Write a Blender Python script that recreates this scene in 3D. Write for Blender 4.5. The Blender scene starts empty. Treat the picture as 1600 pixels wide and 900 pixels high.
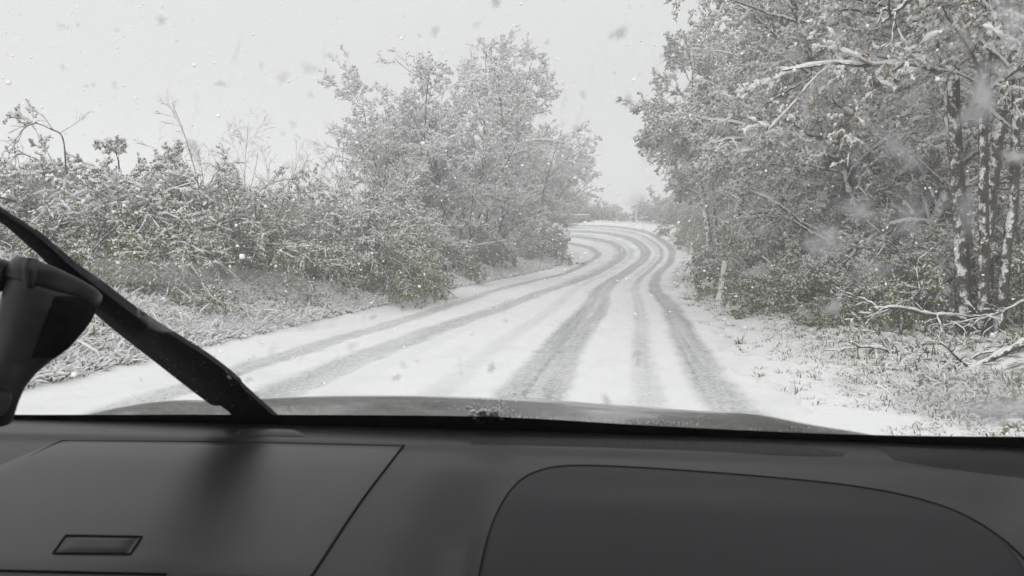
import bpy, bmesh, math, random
import numpy as np
from mathutils import Vector, Matrix

C = bpy.context.scene.collection
sc = bpy.context.scene
R = math.radians

# ------------------------------------------------------------------ camera, sky, sun, exposure
CAM_H, PITCH, FPX = 1.35, R(2.93), 1232.0
YAW = R(8.54)                                   # the car points this far right of the camera
cam_d = bpy.data.cameras.new('camera')
cam = bpy.data.objects.new('camera', cam_d); C.objects.link(cam)
cam.location = (0, 0, CAM_H); cam.rotation_euler = (math.pi / 2 - PITCH, 0, 0)
cam_d.sensor_width = 36; cam_d.lens = 36 * FPX / 1600
cam_d.clip_start = 0.02; cam_d.clip_end = 600
cam_d.dof.use_dof = True; cam_d.dof.focus_distance = 19; cam_d.dof.aperture_fstop = 11
sc.camera = cam

world = bpy.data.worlds.new('World'); sc.world = world; world.use_nodes = True
wn = world.node_tree.nodes; wl = world.node_tree.links
SUN_EL, SUN_AZ = R(36), R(188)
bg = wn['Background']; bg.inputs[1].default_value = 0.1
sky = wn.new('ShaderNodeTexSky'); sky.sky_type = 'NISHITA'; sky.sun_disc = False
sky.sun_elevation = SUN_EL; sky.sun_rotation = SUN_AZ; sky.dust_density = 3
hs = wn.new('ShaderNodeHueSaturation'); hs.inputs['Saturation'].default_value = 0.12
mx = wn.new('ShaderNodeMix'); mx.data_type = 'RGBA'
mx.inputs['Factor'].default_value = 0.85          # the cloud layer hides most of the clear sky
# overcast: the cloud is brighter overhead than low down
tcw = wn.new('ShaderNodeTexCoord'); sep = wn.new('ShaderNodeSeparateXYZ'); mr = wn.new('ShaderNodeMapRange')
mr.inputs['From Min'].default_value = 0; mr.inputs['From Max'].default_value = 1; mr.inputs['To Min'].default_value = 6.2; mr.inputs['To Max'].default_value = 12.0
cmb = wn.new('ShaderNodeCombineColor')
wl.new(tcw.outputs['Generated'], sep.inputs[0]); wl.new(sep.outputs['Z'], mr.inputs['Value'])
for k_ in range(3): wl.new(mr.outputs[0], cmb.inputs[k_])
wl.new(cmb.outputs[0], mx.inputs['B'])
wl.new(sky.outputs[0], hs.inputs['Color']); wl.new(hs.outputs[0], mx.inputs['A'])
wl.new(mx.outputs['Result'], bg.inputs[0])

sun_d = bpy.data.lights.new('sun', 'SUN'); sun_d.energy = 1.4; sun_d.angle = R(50); sun_d.color = (1, .98, .95)
sun = bpy.data.objects.new('sun', sun_d); C.objects.link(sun)
sun.location = (0, 0, 60)
sv = Vector((math.sin(SUN_AZ) * math.cos(SUN_EL), math.cos(SUN_AZ) * math.cos(SUN_EL), math.sin(SUN_EL)))
sun.rotation_euler = (-sv).to_track_quat('-Z', 'Y').to_euler()

sc.view_settings.view_transform = 'Standard'; sc.view_settings.look = 'None'
sc.view_settings.exposure = 0.1; sc.view_settings.gamma = 1
cy = sc.cycles
cy.max_bounces = 10; cy.diffuse_bounces = 6; cy.glossy_bounces = 2; cy.transmission_bounces = 4
cy.transparent_max_bounces = 10; cy.volume_bounces = 2
cy.use_adaptive_sampling = True; cy.adaptive_threshold = 0.01
cy.use_denoising = True; cy.denoiser = 'OPENIMAGEDENOISE'
cy.caustics_reflective = False; cy.caustics_refractive = False

HAZE_DENSITY = 0.0092

# ------------------------------------------------------------------ helpers
def ray(px, py):
    u, v = (px - 800) / FPX, (450 - py) / FPX
    c, s = math.cos(PITCH), math.sin(PITCH)
    return np.array([u, c + v * s, -s + v * c])

def at(px, py, D):
    d = ray(px, py)
    return d * (D / d[1]) + np.array([0, 0, CAM_H])

def tag(o, label=None, cat=None, group=None, kind=None):
    for k, v in (('label', label), ('category', cat), ('group', group), ('kind', kind)):
        if v: o[k] = v
    return o

def empty(name, loc=(0, 0, 0), rz=0):
    o = bpy.data.objects.new(name, None); C.objects.link(o)
    o.location = loc; o.rotation_euler = (0, 0, rz); o.empty_display_size = .2
    return o

class Acc:
    """collects quads (numpy) with a material slot, a tone per face"""
    def __init__(s): s.v = []; s.q = []; s.m = []; s.t = []; s.n = 0
    def add(s, v, q, m=0, t=None):
        v = np.asarray(v, float).reshape(-1, 3); q = np.asarray(q, int).reshape(-1, 4)
        if not len(q): return
        s.v.append(v); s.q.append(q + s.n); s.n += len(v)
        s.m.append(np.full(len(q), m)); s.t.append(np.zeros(len(q)) if t is None else np.broadcast_to(np.asarray(t, float), (len(q),)))
    def build(s, name, mats, parent=None, smooth=True, origin=(0, 0, 0)):
        v = np.concatenate(s.v) - np.asarray(origin, float); q = np.concatenate(s.q)
        me = bpy.data.meshes.new(name)
        me.vertices.add(len(v)); me.vertices.foreach_set('co', v.astype(np.float32).ravel())
        me.loops.add(len(q) * 4); me.loops.foreach_set('vertex_index', q.astype(np.int32).ravel())
        me.polygons.add(len(q)); me.polygons.foreach_set('loop_start', (np.arange(len(q)) * 4).astype(np.int32))
        me.polygons.foreach_set('material_index', np.concatenate(s.m).astype(np.int32))
        me.polygons.foreach_set('use_smooth', np.full(len(q), smooth))
        a = me.attributes.new('tone', 'FLOAT', 'FACE'); a.data.foreach_set('value', np.concatenate(s.t).astype(np.float32))
        me.update(calc_edges=True)
        for m in mats: me.materials.append(m)
        o = bpy.data.objects.new(name, me); C.objects.link(o)
        if parent: o.parent = parent
        return o

def bm_obj(name, bm, mat, parent=None, smooth=True):
    me = bpy.data.meshes.new(name); bm.normal_update(); bm.to_mesh(me); bm.free()
    for p in me.polygons: p.use_smooth = smooth
    for m in (mat if isinstance(mat, (list, tuple)) else [mat]): me.materials.append(m)
    o = bpy.data.objects.new(name, me); C.objects.link(o)
    if parent: o.parent = parent
    return o

def unit(a): return a / np.maximum(np.linalg.norm(a, axis=-1, keepdims=True), 1e-9)

def tubes(acc, P, Rr, k, mat, tone=None):
    """P (n,m,3) polylines, Rr (n,m) radii -> k-sided tubes"""
    n, m, _ = P.shape
    T = np.empty_like(P); T[:, 1:-1] = P[:, 2:] - P[:, :-2]; T[:, 0] = P[:, 1] - P[:, 0]; T[:, -1] = P[:, -1] - P[:, -2]
    T = unit(T)
    ref = np.where(np.abs(T[:, :1, 2:3]) > .8, np.array([[[1., .1, 0]]]), np.array([[[.05, .1, 1.]]]))
    A = unit(np.cross(T, np.broadcast_to(ref, T.shape))); B = np.cross(T, A)
    th = np.arange(k) * 2 * math.pi / k + math.pi / 2
    V = P[:, :, None, :] + Rr[:, :, None, None] * (A[:, :, None, :] * np.cos(th)[None, None, :, None] + B[:, :, None, :] * np.sin(th)[None, None, :, None])
    idx = np.arange(n * m * k).reshape(n, m, k)
    q = np.stack([idx[:, :-1], np.roll(idx[:, :-1], -1, 2), np.roll(idx[:, 1:], -1, 2), idx[:, 1:]], -1)
    t = None if tone is None else np.repeat(np.asarray(tone), (m - 1) * k)
    acc.add(V.reshape(-1, 3), q.reshape(-1, 4), mat, t)

_lat = {}
def vnoise(x, y, scale, seed=0):
    if seed not in _lat: _lat[seed] = np.random.default_rng(seed + 77).random((256, 256))
    L = _lat[seed]
    X, Y = np.asarray(x) / scale, np.asarray(y) / scale
    i, j = np.floor(X).astype(int), np.floor(Y).astype(int)
    fx, fy = X - i, Y - j; fx = fx * fx * (3 - 2 * fx); fy = fy * fy * (3 - 2 * fy)
    g = lambda a, b: L[a % 256, b % 256]
    return (g(i, j) * (1 - fx) + g(i + 1, j) * fx) * (1 - fy) + (g(i, j + 1) * (1 - fx) + g(i + 1, j + 1) * fx) * fy

def sstep(a, b, x):
    t = np.clip((np.asarray(x, float) - a) / (b - a), 0, 1); return t * t * (3 - 2 * t)

# ------------------------------------------------------------------ materials
def mat(name, col, rough=.6, spec=.3, **kw):
    m = bpy.data.materials.new(name); m.use_nodes = True
    b = m.node_tree.nodes['Principled BSDF']
    b.inputs['Base Color'].default_value = (*col, 1); b.inputs['Roughness'].default_value = rough
    b.inputs['Specular IOR Level'].default_value = spec
    for k, v in kw.items(): b.inputs[k.replace('_', ' ')].default_value = v
    return m
class NT:
    def __init__(s, m): s.t = m.node_tree; s.b = s.t.nodes.get('Principled BSDF')
    def n(s, t, **kw):
        x = s.t.nodes.new('ShaderNode' + t)
        for k, v in kw.items(): setattr(x, k, v)
        return x
    def l(s, a, b): s.t.links.new(a, b)
    def noise(s, scale, detail=4, rough=.6, coord=None, vscale=None):
        x = s.n('TexNoise'); x.inputs['Scale'].default_value = scale; x.inputs['Detail'].default_value = detail; x.inputs['Roughness'].default_value = rough
        tc = s.n('TexCoord'); src = tc.outputs['Object'] if coord is None else coord
        if vscale:
            mp = s.n('Mapping'); mp.inputs['Scale'].default_value = vscale; s.l(src, mp.inputs[0]); src = mp.outputs[0]
        s.l(src, x.inputs['Vector']); return x.outputs['Fac']
    def ramp(s, fac, stops):
        r = s.n('ValToRGB'); e = r.color_ramp.elements
        while len(e) < len(stops): e.new(.5)
        for k, (p, c) in zip(e, stops): k.position = p; k.color = (*c, 1) if len(c) == 3 else c
        s.l(fac, r.inputs[0]); return r.outputs['Color']
    def math(s, op, a, b=None, clamp=False):
        x = s.n('Math', operation=op, use_clamp=clamp)
        for i, v in enumerate((a, b)):
            if v is None: continue
            if isinstance(v, (int, float)): x.inputs[i].default_value = v
            else: s.l(v, x.inputs[i])
        return x.outputs[0]
    def mix(s, f, a, b):
        x = s.n('Mix', data_type='RGBA')
        for k, v in (('Factor', f), ('A', a), ('B', b)):
            if isinstance(v, tuple): x.inputs[k].default_value = (*v, 1)
            elif isinstance(v, (int, float)): x.inputs[k].default_value = v
            else: s.l(v, x.inputs[k])
        return x.outputs['Result']
    def attr(s, name): return s.n('Attribute', attribute_name=name).outputs['Fac']
    def bump(s, h, strength=.3, dist=.01):
        x = s.n('Bump'); x.inputs['Strength'].default_value = strength; x.inputs['Distance'].default_value = dist
        s.l(h, x.inputs['Height']); s.l(x.outputs[0], s.b.inputs['Normal']); return x

SNOW = (.85, .852, .86)
m_snow = mat('snow', SNOW, .65, .25)
t = NT(m_snow); t.bump(t.noise(60, 5), .35, .02)

m_tsnow = mat('snow_on_twigs', (.91, .91, .915), .7, .2)        # thin loads of fresh snow let some light through
t = NT(m_tsnow); tr = t.n('BsdfTranslucent'); tr.inputs[0].default_value = (.91, .91, .915, 1); ms = t.n('MixShader'); ms.inputs[0].default_value = .18
t.l(t.b.outputs[0], ms.inputs[1]); t.l(tr.outputs[0], ms.inputs[2]); t.l(ms.outputs[0], t.t.nodes['Material Output'].inputs[0])
m_ground = mat('snowy_ground', SNOW, .7, .2)
t = NT(m_ground)
nz = t.noise(5.5, 6, .75); bare = t.attr('bare')
f = t.math('MULTIPLY', t.math('MULTIPLY', t.math('SUBTRACT', nz, .46), 7, True), bare)
soil = t.ramp(t.noise(22, 3), [(.3, (.045, .045, .02)), (.6, (.10, .10, .045)), (.8, (.16, .13, .08))])
t.l(t.mix(f, SNOW, soil), t.b.inputs['Base Color']); t.bump(t.noise(9, 6, .7), .5, .06)

m_road = mat('road_snow', SNOW, .6, .3)
t = NT(m_road)
trk = t.attr('track')
grain = t.noise(26, 5, .7); coarse = t.noise(3.0, 5, .65)
f = t.math('MULTIPLY', trk, t.math('ADD', t.math('MULTIPLY', t.math('SUBTRACT', grain, .36), 3.4), t.math('MULTIPLY', coarse, .75)), True)
slush = t.ramp(t.noise(45, 3), [(.3, (.15, .152, .158)), (.7, (.36, .365, .37))])
t.l(t.mix(f, SNOW, slush), t.b.inputs['Base Color'])
t.l(t.math('SUBTRACT', .65, t.math('MULTIPLY', f, .2)), t.b.inputs['Roughness'])
t.bump(t.noise(26, 6, .72), .5, .03)

def bark_mat(name, dark, light, amount):
    """bark with snow stuck to the top and to the side the wind came from"""
    m = mat(name, dark, .85, .15); t = NT(m)
    g = t.n('NewGeometry'); d = t.n('VectorMath', operation='DOT_PRODUCT')
    d.inputs[1].default_value = Vector((-.55, -.35, .76)).normalized()
    t.l(g.outputs['Normal'], d.inputs[0])
    pos = g.outputs['Position']
    nz = t.noise(9, 6, .78, coord=pos, vscale=(1, 1, .8))
    s = t.math('ADD', d.outputs['Value'], t.math('MULTIPLY', t.math('SUBTRACT', nz, .5), 4.2))
    f = t.math('MULTIPLY', t.math('SUBTRACT', s, .55 - amount), 2.6, True)
    bk = t.ramp(t.noise(18, 5, .7, coord=pos, vscale=(1, 1, .25)), [(.3, dark), (.7, light)])
    t.l(t.mix(f, bk, SNOW), t.b.inputs['Base Color']); t.bump(t.noise(35, 4, coord=pos), .6, .02)
    return m
m_bark = bark_mat('bark_dark', (.028, .021, .016), (.085, .066, .050), .15)
m_birch = bark_mat('bark_pale', (.026, .020, .017), (.10, .082, .07), .05)
m_twig = mat('twig', (.06, .045, .035), .8, .15)
t = NT(m_twig); t.l(t.ramp(t.attr('tone'), [(0, (.050, .032, .010)), (.5, (.15, .098, .034)), (1, (.29, .165, .085))]), t.b.inputs['Base Color'])
def leaf_mat(name, a, b, c):
    m = mat(name, a, .55, .3); t = NT(m)
    col = t.ramp(t.attr('tone'), [(0, a), (.55, b), (1, c)]); t.l(col, t.b.inputs['Base Color'])
    tr = t.n('BsdfTranslucent'); t.l(col, tr.inputs[0]); ms = t.n('MixShader'); ms.inputs[0].default_value = .3
    out = t.t.nodes['Material Output']
    t.l(t.b.outputs[0], ms.inputs[1]); t.l(tr.outputs[0], ms.inputs[2]); t.l(ms.outputs[0], out.inputs[0])
    return m
m_leaf = leaf_mat('leaf_green', (.034, .064, .002), (.12, .175, .006), (.30, .29, .02))
m_leafb = leaf_mat('leaf_brownish', (.070, .062, .004), (.24, .205, .016), (.44, .28, .07))
m_grass = leaf_mat('grass_blade', (.042, .070, .010), (.10, .14, .026), (.24, .20, .06))

def plastic(name, col, rough, bump=.18, scale=900, spec=.5):
    m = mat(name, col, rough, spec); t = NT(m)
    v = t.n('TexVoronoi'); v.inputs['Scale'].default_value = scale
    tc = t.n('TexCoord'); t.l(tc.outputs['Object'], v.inputs['Vector'])
    t.bump(v.outputs['Distance'], bump, .0008)
    nz = t.noise(9, 4); t.l(t.ramp(nz, [(.3, tuple(x * .9 for x in col)), (.7, tuple(min(1, x * 1.08) for x in col))]), t.b.inputs['Base Color'])
    return m
m_dash = plastic('dash_plastic', (.024, .023, .025), .38, spec=.42)
m_lid = plastic('lid_plastic', (.030, .027, .028), .30)
m_airbag = plastic('airbag_plastic', (.014, .014, .017), .5, spec=.30)
m_groove = mat('groove_black', (.006, .006, .007), .8, .1)
m_black = mat('black_plastic', (.012, .012, .014), .38, .4)
m_mount = mat('mount_plastic', (.030, .030, .034), .42, .4)
m_wiper = mat('wiper_rubber', (.016, .017, .02), .55, .35)
t = NT(m_wiper); nz = t.noise(170, 3); t.l(t.ramp(nz, [(.60, (.014, .015, .018)), (.70, (.13, .135, .14))]), t.b.inputs['Base Color'])
m_lining = mat('cabin_lining', (.16, .155, .15), .9, .1)
m_paint = mat('car_paint', (.010, .014, .011), .16, .5, Coat_Weight=.8, Coat_Roughness=.05)
t = NT(m_paint)
nz = t.noise(16, 6, .7, vscale=(.5, 1.5, 1)); wet = t.noise(120, 3)
t.bump(t.math('ADD', nz, t.math('MULTIPLY', wet, .5)), .6, .03)
f = t.math('MULTIPLY', t.math('SUBTRACT', t.noise(15, 7, .8, vscale=(.45, 1.6, 1)), .56), 7, True)
t.l(t.mix(f, (.012, .016, .014), (.27, .28, .28)), t.b.inputs['Base Color'])
m_post = mat('post_white', (.90, .90, .89), .5, .4)
m_rail = mat('rail_steel', (.32, .33, .34), .45, .5, Metallic=.6)

m_glass = bpy.data.materials.new('windscreen_glass'); m_glass.use_nodes = True
t = NT(m_glass); out = t.t.nodes['Material Output']
tr = t.n('BsdfTransparent'); tr.inputs[0].default_value = (.965, .975, .97, 1)
gl = t.n('BsdfGlossy'); gl.inputs['Roughness'].default_value = .03
fr = t.n('Fresnel'); fr.inputs[0].default_value = 1.12
ms = t.n('MixShader'); t.l(fr.outputs[0], ms.inputs[0]); t.l(tr.outputs[0], ms.inputs[1]); t.l(gl.outputs[0], ms.inputs[2])
t.l(ms.outputs[0], out.inputs[0])

m_melt = bpy.data.materials.new('meltwater'); m_melt.use_nodes = True      # thin wet snow on the glass, soft at its rim
t = NT(m_melt); out = t.t.nodes['Material Output']
tr = t.n('BsdfTransparent'); tl = t.n('BsdfTranslucent'); tl.inputs[0].default_value = (.5, .5, .51, 1)
nzz = t.noise(70, 4, .65)
a = t.math('MULTIPLY', t.attr('thick'), t.math('ADD', .35, nzz), True)
ms = t.n('MixShader'); t.l(a, ms.inputs[0]); t.l(tr.outputs[0], ms.inputs[1]); t.l(tl.outputs[0], ms.inputs[2])
t.l(ms.outputs[0], out.inputs[0])

# ------------------------------------------------------------------ the road line and the lie of the land
FV = np.array([math.sin(YAW), math.cos(YAW)]); RV = np.array([math.cos(YAW), -math.sin(YAW)])
def strip(s, lat, z=0.): p = FV * s + RV * lat; return np.array([p[0], p[1], z])
rows = [(strip(s, -5.4), strip(s, 1.9)) for s in (-60, -40, -20, -8, 0, 6, 12, 18, 24)]
rows += [(strip(31, -5.1, .02), strip(31, 2.05, .02)), (strip(37, -4.45, .12), strip(37, 2.4, .16))]
rows += [(at(881, 409, 42.6), at(1080, 408, 43.2)), (at(896, 402, 44.6), at(1078, 390, 47.5)), (at(893, 398, 45.8), at(1060, 372.5, 52)),
         (at(880, 394, 46.8), at(1030, 358, 55.6)), (at(860, 390, 47.6), at(985, 350, 57.8)), (at(830, 387, 48.1), at(930, 347.5, 58.6)),
         (at(780, 384, 48.5), at(860, 347, 58.6)), (at(640, 381, 48.4), at(700, 346, 57.8)), (at(420, 378, 47), at(400, 345, 56.5)),
         (at(100, 375, 43), at(20, 345, 53))]
Lp, Rp = np.array([r[0] for r in rows]), np.array([r[1] for r in rows])
def catmull(P, per):
    Q = np.vstack([2 * P[0] - P[1], P, 2 * P[-1] - P[-2]]); out = []
    for i in range(1, len(Q) - 2):
        p0, p1, p2, p3 = Q[i - 1:i + 3]; tt = np.linspace(0, 1, per, endpoint=False)[:, None]
        out.append(.5 * (2 * p1 + (p2 - p0) * tt + (2 * p0 - 5 * p1 + 4 * p2 - p3) * tt ** 2 + (3 * p1 - p0 - 3 * p2 + p3) * tt ** 3))
    out.append(P[-1:]); return np.vstack(out)
def dense(P, n):                                 # chord-length resample shared by both edges
    return P
Ld, Rd = catmull(Lp, 40), catmull(Rp, 40)
Md = (Ld + Rd) / 2
cum = np.concatenate([[0], np.cumsum(np.linalg.norm(np.diff(Md[:, :2], axis=0), axis=1))])
def resample(n_step):
    s = np.arange(0, cum[-1], n_step); f = lambda A: np.stack([np.interp(s, cum, A[:, k]) for k in range(3)], 1)
    return s, f(Ld), f(Rd)
s_c, Lc, Rc = resample(.6)
Mc = (Lc + Rc) / 2
S0 = float(np.interp(0, Mc[:120, 1], s_c[:120]))  # arc length beside the camera

def ground(x, y, bumps=True):
    x = np.atleast_1d(np.asarray(x, float)); y = np.atleast_1d(np.asarray(y, float))
    shp = x.shape; x, y = x.ravel(), y.ravel(); z = np.empty_like(x); rd = np.empty_like(x)
    W = Rc[:, :2] - Lc[:, :2]; wid = np.linalg.norm(W, axis=1); Wn = W / wid[:, None]
    for a in range(0, len(x), 20000):
        P = np.stack([x[a:a + 20000], y[a:a + 20000]], 1)
        d = P[:, None, :] - Mc[None, :, :2]; dist = np.linalg.norm(d, axis=2)
        side = np.sign((d * Wn[None]).sum(2))
        out = dist - wid[None] / 2
        k = dist.argmin(1); ii = np.arange(len(P))
        w = np.exp(-(dist - dist[ii, k][:, None]) / .8)
        lat = np.clip((d * Wn[None]).sum(2) / wid[None] + .5, 0, 1)
        zr = Lc[None, :, 2] * (1 - lat) + Rc[None, :, 2] * lat
        sa = (s_c - S0)[None]
        o = np.maximum(out, 0)
        zl = np.interp(o, [0, .4, 1.2, 2.5, 4, 6, 12, 26, 50, 200], [0, .10, .38, .85, 1.12, 1.35, 2.4, 6.0, 9.5, 9.5])
        inner = sstep(38, 46, sa) * (1 - sstep(62, 78, sa))
        zl = zl * (1 - inner) + inner * np.minimum(zl, .5 + .02 * o)
        zrr = np.interp(o, [0, .8, 2, 4, 8, 20, 200], [0, .04, .13, .38, .9, 2.2, 2.2])
        zrr = zrr * (1 - sstep(46, 54, sa)) + sstep(46, 54, sa) * np.interp(o, [0, 3, 30, 200], [0, .2, -.3, -.3])
        zz = zr + np.where(side < 0, zl, zrr)
        z[a:a + 20000] = (w * zz).sum(1) / w.sum(1); rd[a:a + 20000] = out.min(1)
    if bumps:
        m = sstep(.1, .8, rd)
        z += m * ((vnoise(x, y, .45, 1) - .5) * .16 + (vnoise(x, y, .19, 2) - .5) * .09 + (vnoise(x, y, 2.3, 3) - .5) * .3)
    return z.reshape(shp), rd.reshape(shp)
def gz(x, y): return float(ground(x, y, False)[0][0])

def axis(parts):
    out = []
    for a, b, st in parts: out.append(np.arange(a, b - 1e-6, st))
    return np.concatenate(out + [[parts[-1][1]]])
gx = axis([(-125, -40, 5), (-40, -14, 1), (-14, 15, .14), (15, 40, 1), (40, 125, 5)])
gy = axis([(-55, -6, 3), (-6, 3, .6), (3, 26, .14), (26, 62, .3), (62, 90, 1.5), (90, 155, 5)])
GX, GY = np.meshgrid(gx, gy); GZ, RD = ground(GX, GY)
GZ = GZ - (.055 + .3 * sstep(24, 32, GY)) * (1 - sstep(-1.0, -.05, RD))
bare = sstep(.15, .9, RD) * (1 - sstep(5, 14, RD))
ac = Acc(); nx, ny = len(gx), len(gy)
ix = np.arange(nx * ny).reshape(ny, nx)
ac.add(np.stack([GX, GY, GZ], -1), np.stack([ix[:-1, :-1], ix[:-1, 1:], ix[1:, 1:], ix[1:, :-1]], -1))
g_o = ac.build('ground', [m_ground]); tag(g_o, kind='structure')
a = g_o.data.attributes.new('bare', 'FLOAT', 'POINT'); a.data.foreach_set('value', bare.astype(np.float32).ravel())

# road sheet with worn wheel tracks: real hollows in the snow, slush at their bottom
s_r, Lr, Rr_ = resample(.16); keep = (s_r > S0 - 12); s_r, Lr, Rr_ = s_r[keep], Lr[keep], Rr_[keep]
U = np.linspace(0, 1, 150)
RP = Lr[:, None, :] * (1 - U[None, :, None]) + Rr_[:, None, :] * U[None, :, None]
latm = U[None, :] * 7.3 - 5.4 + 0 * s_r[:, None]; sm = (s_r - S0)[:, None] + 0 * U[None, :]
wob = (vnoise(sm, sm * 0, 9, 5) - .5) * .25
def trk(c, w, amp):
    e = np.abs(latm - c - wob - (vnoise(sm, sm * 0 + 40 * c, 1.6, 6) - .5) * .07) + (vnoise(sm * 6, latm * 9, 1, 17) - .5) * .06
    return amp * (1 - sstep(w * .45, w * 1.08, e))
far = sstep(22, 40, sm)
T = np.maximum.reduce([trk(.80, .27, .80), trk(.14, .17, .42 + .3 * far), trk(-.72, .20, .78), trk(-1.02, .22, .85), trk(-1.75, .2, .25),
                       trk(-3.2 + .9 * sstep(8, 34, sm), .34, .62 + .3 * far), trk(-4.18 + .35 * far, .26, .6 + .3 * far), trk(-2.7, .2, .25 * far + .1), trk(-.2, .15, .3 * far)])
T *= (.72 + .4 * vnoise(sm, latm * 4, 2.2, 8)) * (.72 + .55 * vnoise(latm * 22, sm * .35, 1, 15)) * (.98 + .30 * far * (.5 + vnoise(sm * 2, latm * 6, 1.4, 60)))
T = np.maximum(T, .22 * vnoise(sm * 3, latm * 5, 1.5, 16) ** 2 * vnoise(sm, latm, .11, 18))
T = np.clip(T + .30 * far * vnoise(sm * 1.5, latm * 3, 1.2, 61) * sstep(-4.8, -4.2, latm) * (1 - sstep(.9, 1.2, latm)), 0, 1)
edge = np.minimum(latm + 5.4 - .25 * vnoise(sm, sm * 0, .5, 51) - .12 * vnoise(sm, sm * 0, .13, 53), 1.9 - latm - .6 * vnoise(sm, sm * 0, .9, 52) - .2 * vnoise(sm, sm * 0, .17, 54))
RP[:, :, 2] += .012 + (1 - T) * .018 + (vnoise(RP[:, :, 0], RP[:, :, 1], .22, 9) - .5) * .022 + (vnoise(RP[:, :, 0], RP[:, :, 1], .08, 12) - .5) * .022 + .04 * (1 - sstep(0, .5, edge)) - .2 * (1 - sstep(-.05, .22, edge))
nr, nu = RP.shape[:2]; ix = np.arange(nr * nu).reshape(nr, nu)
ac = Acc(); ac.add(RP, np.stack([ix[:-1, :-1], ix[:-1, 1:], ix[1:, 1:], ix[1:, :-1]], -1))
road = ac.build('road', [m_road]); tag(road, kind='structure')
a = road.data.attributes.new('track', 'FLOAT', 'POINT'); a.data.foreach_set('value', T.astype(np.float32).ravel())

# haze: the falling snow's own mist
bm = bmesh.new(); bmesh.ops.create_cube(bm, size=1)
for v in bm.verts: v.co = Vector((v.co.x * 260, 50 + v.co.y * 220, 8.2 + v.co.z * 19.6))
m_haze = bpy.data.materials.new('haze'); m_haze.use_nodes = True; nt = m_haze.node_tree
nt.nodes.remove(nt.nodes['Principled BSDF']); pv = nt.nodes.new('ShaderNodeVolumePrincipled')
pv.inputs['Color'].default_value = (.97, .97, .98, 1); pv.inputs['Density'].default_value = HAZE_DENSITY
nt.links.new(pv.outputs[0], nt.nodes['Material Output'].inputs['Volume'])
tag(bm_obj('haze', bm, m_haze, None, False), 'pale mist of falling snow that whitens distant trees', None, None, 'stuff')

# ------------------------------------------------------------------ plants
def grow(rng, starts, dirs, lens, rads, spec):
    """levels of polylines; spec: one dict per level"""
    out = []
    for li, sp in enumerate(spec):
        n, m = len(starts), sp['seg']
        P = np.empty((n, m + 1, 3)); P[:, 0] = starts; d = unit(dirs); T = np.empty((n, m + 1, 3))
        st = (lens / m)[:, None]
        for i in range(m):
            T[:, i] = d
            P[:, i + 1] = P[:, i] + d * st
            d = unit(d + rng.normal(0, sp['wig'], (n, 3)) + np.array(sp.get('wind', (0, 0, 0))) + np.array([0, 0, sp['grav']]) * (1 + i * sp.get('gacc', 0)))
        T[:, m] = d
        tt = np.linspace(0, 1, m + 1)
        Rr = rads[:, None] * (1 - tt[None] * (1 - sp.get('tip', .35)))
        out.append((P, Rr))
        k = sp.get('kids', 0)
        if not k: break
        nx_ = spec[li + 1]
        t0, t1 = sp.get('kt', (.25, 1))
        kk = np.repeat(np.arange(n), k); u = t0 + (t1 - t0) * rng.random(len(kk))
        if 'prune' in sp: 
            sel = rng.random(len(kk)) > sp['prune']; kk, u = kk[sel], u[sel]
        f = u * m; i0 = np.minimum(f.astype(int), m - 1); fr = (f - i0)[:, None]
        starts2 = P[kk, i0] * (1 - fr) + P[kk, i0 + 1] * fr
        tg = T[kk, i0]
        rv = rng.normal(0, 1, (len(kk), 3)); rv = unit(rv - (rv * tg).sum(1, keepdims=True) * tg)
        rv = unit(rv + np.array(sp.get('bias', (0, 0, 0))))
        ang = np.radians(rng.normal(sp['ang'], sp.get('angv', 12), len(kk)))[:, None]
        dirs = tg * np.cos(ang) + rv * np.sin(ang)
        lens = lens[kk] * sp['lr'] * (1 - sp.get('lt', .5) * u) * rng.uniform(.55, 1.25, len(kk))
        rads = np.maximum(Rr[kk, i0] * sp['rr'], sp.get('rmin', .0016))
        starts = starts2
    return out

def snow_on(acc, rng, P, Rr, mat_i, size, prob, clumpy=True):
    """snow lying along the upper side of the polylines, in uneven clumps with gaps"""
    sel = rng.random(len(P)) < prob; P, Rr = P[sel], Rr[sel]
    if not len(P): return
    if clumpy:
        mid = (P[:, 1:] + P[:, :-1]) / 2; mr_ = (Rr[:, 1:] + Rr[:, :-1]) / 2
        P2 = np.empty((len(P), P.shape[1] * 2 - 1, 3)); P2[:, ::2] = P; P2[:, 1::2] = mid; R2 = np.empty(P2.shape[:2]); R2[:, ::2] = Rr; R2[:, 1::2] = mr_
        P, Rr = P2, R2
    n, m, _ = P.shape
    T = np.empty_like(P); T[:, :-1] = P[:, 1:] - P[:, :-1]; T[:, -1] = T[:, -2]; T = unit(T)
    hz = np.sqrt(np.clip(1 - T[..., 2] ** 2, 0, 1)) ** 1.3
    k = rng.uniform(.4, 1.6, (n, m))
    if hasattr(acc, 'zmax'): k *= .55 + .85 * np.clip(P[..., 2] / acc.zmax, 0, 1)
    if clumpy: k *= np.where(rng.random((n, m)) < .36, .12, 1.0)
    r = (size + .5 * Rr) * (.15 + .85 * hz) * k; r[:, 0] *= .5; r[:, -1] *= .5
    Q = P.copy(); Q[..., 2] += Rr * .6 + r * .6
    tubes(acc, Q, r, 3, mat_i)

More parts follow.
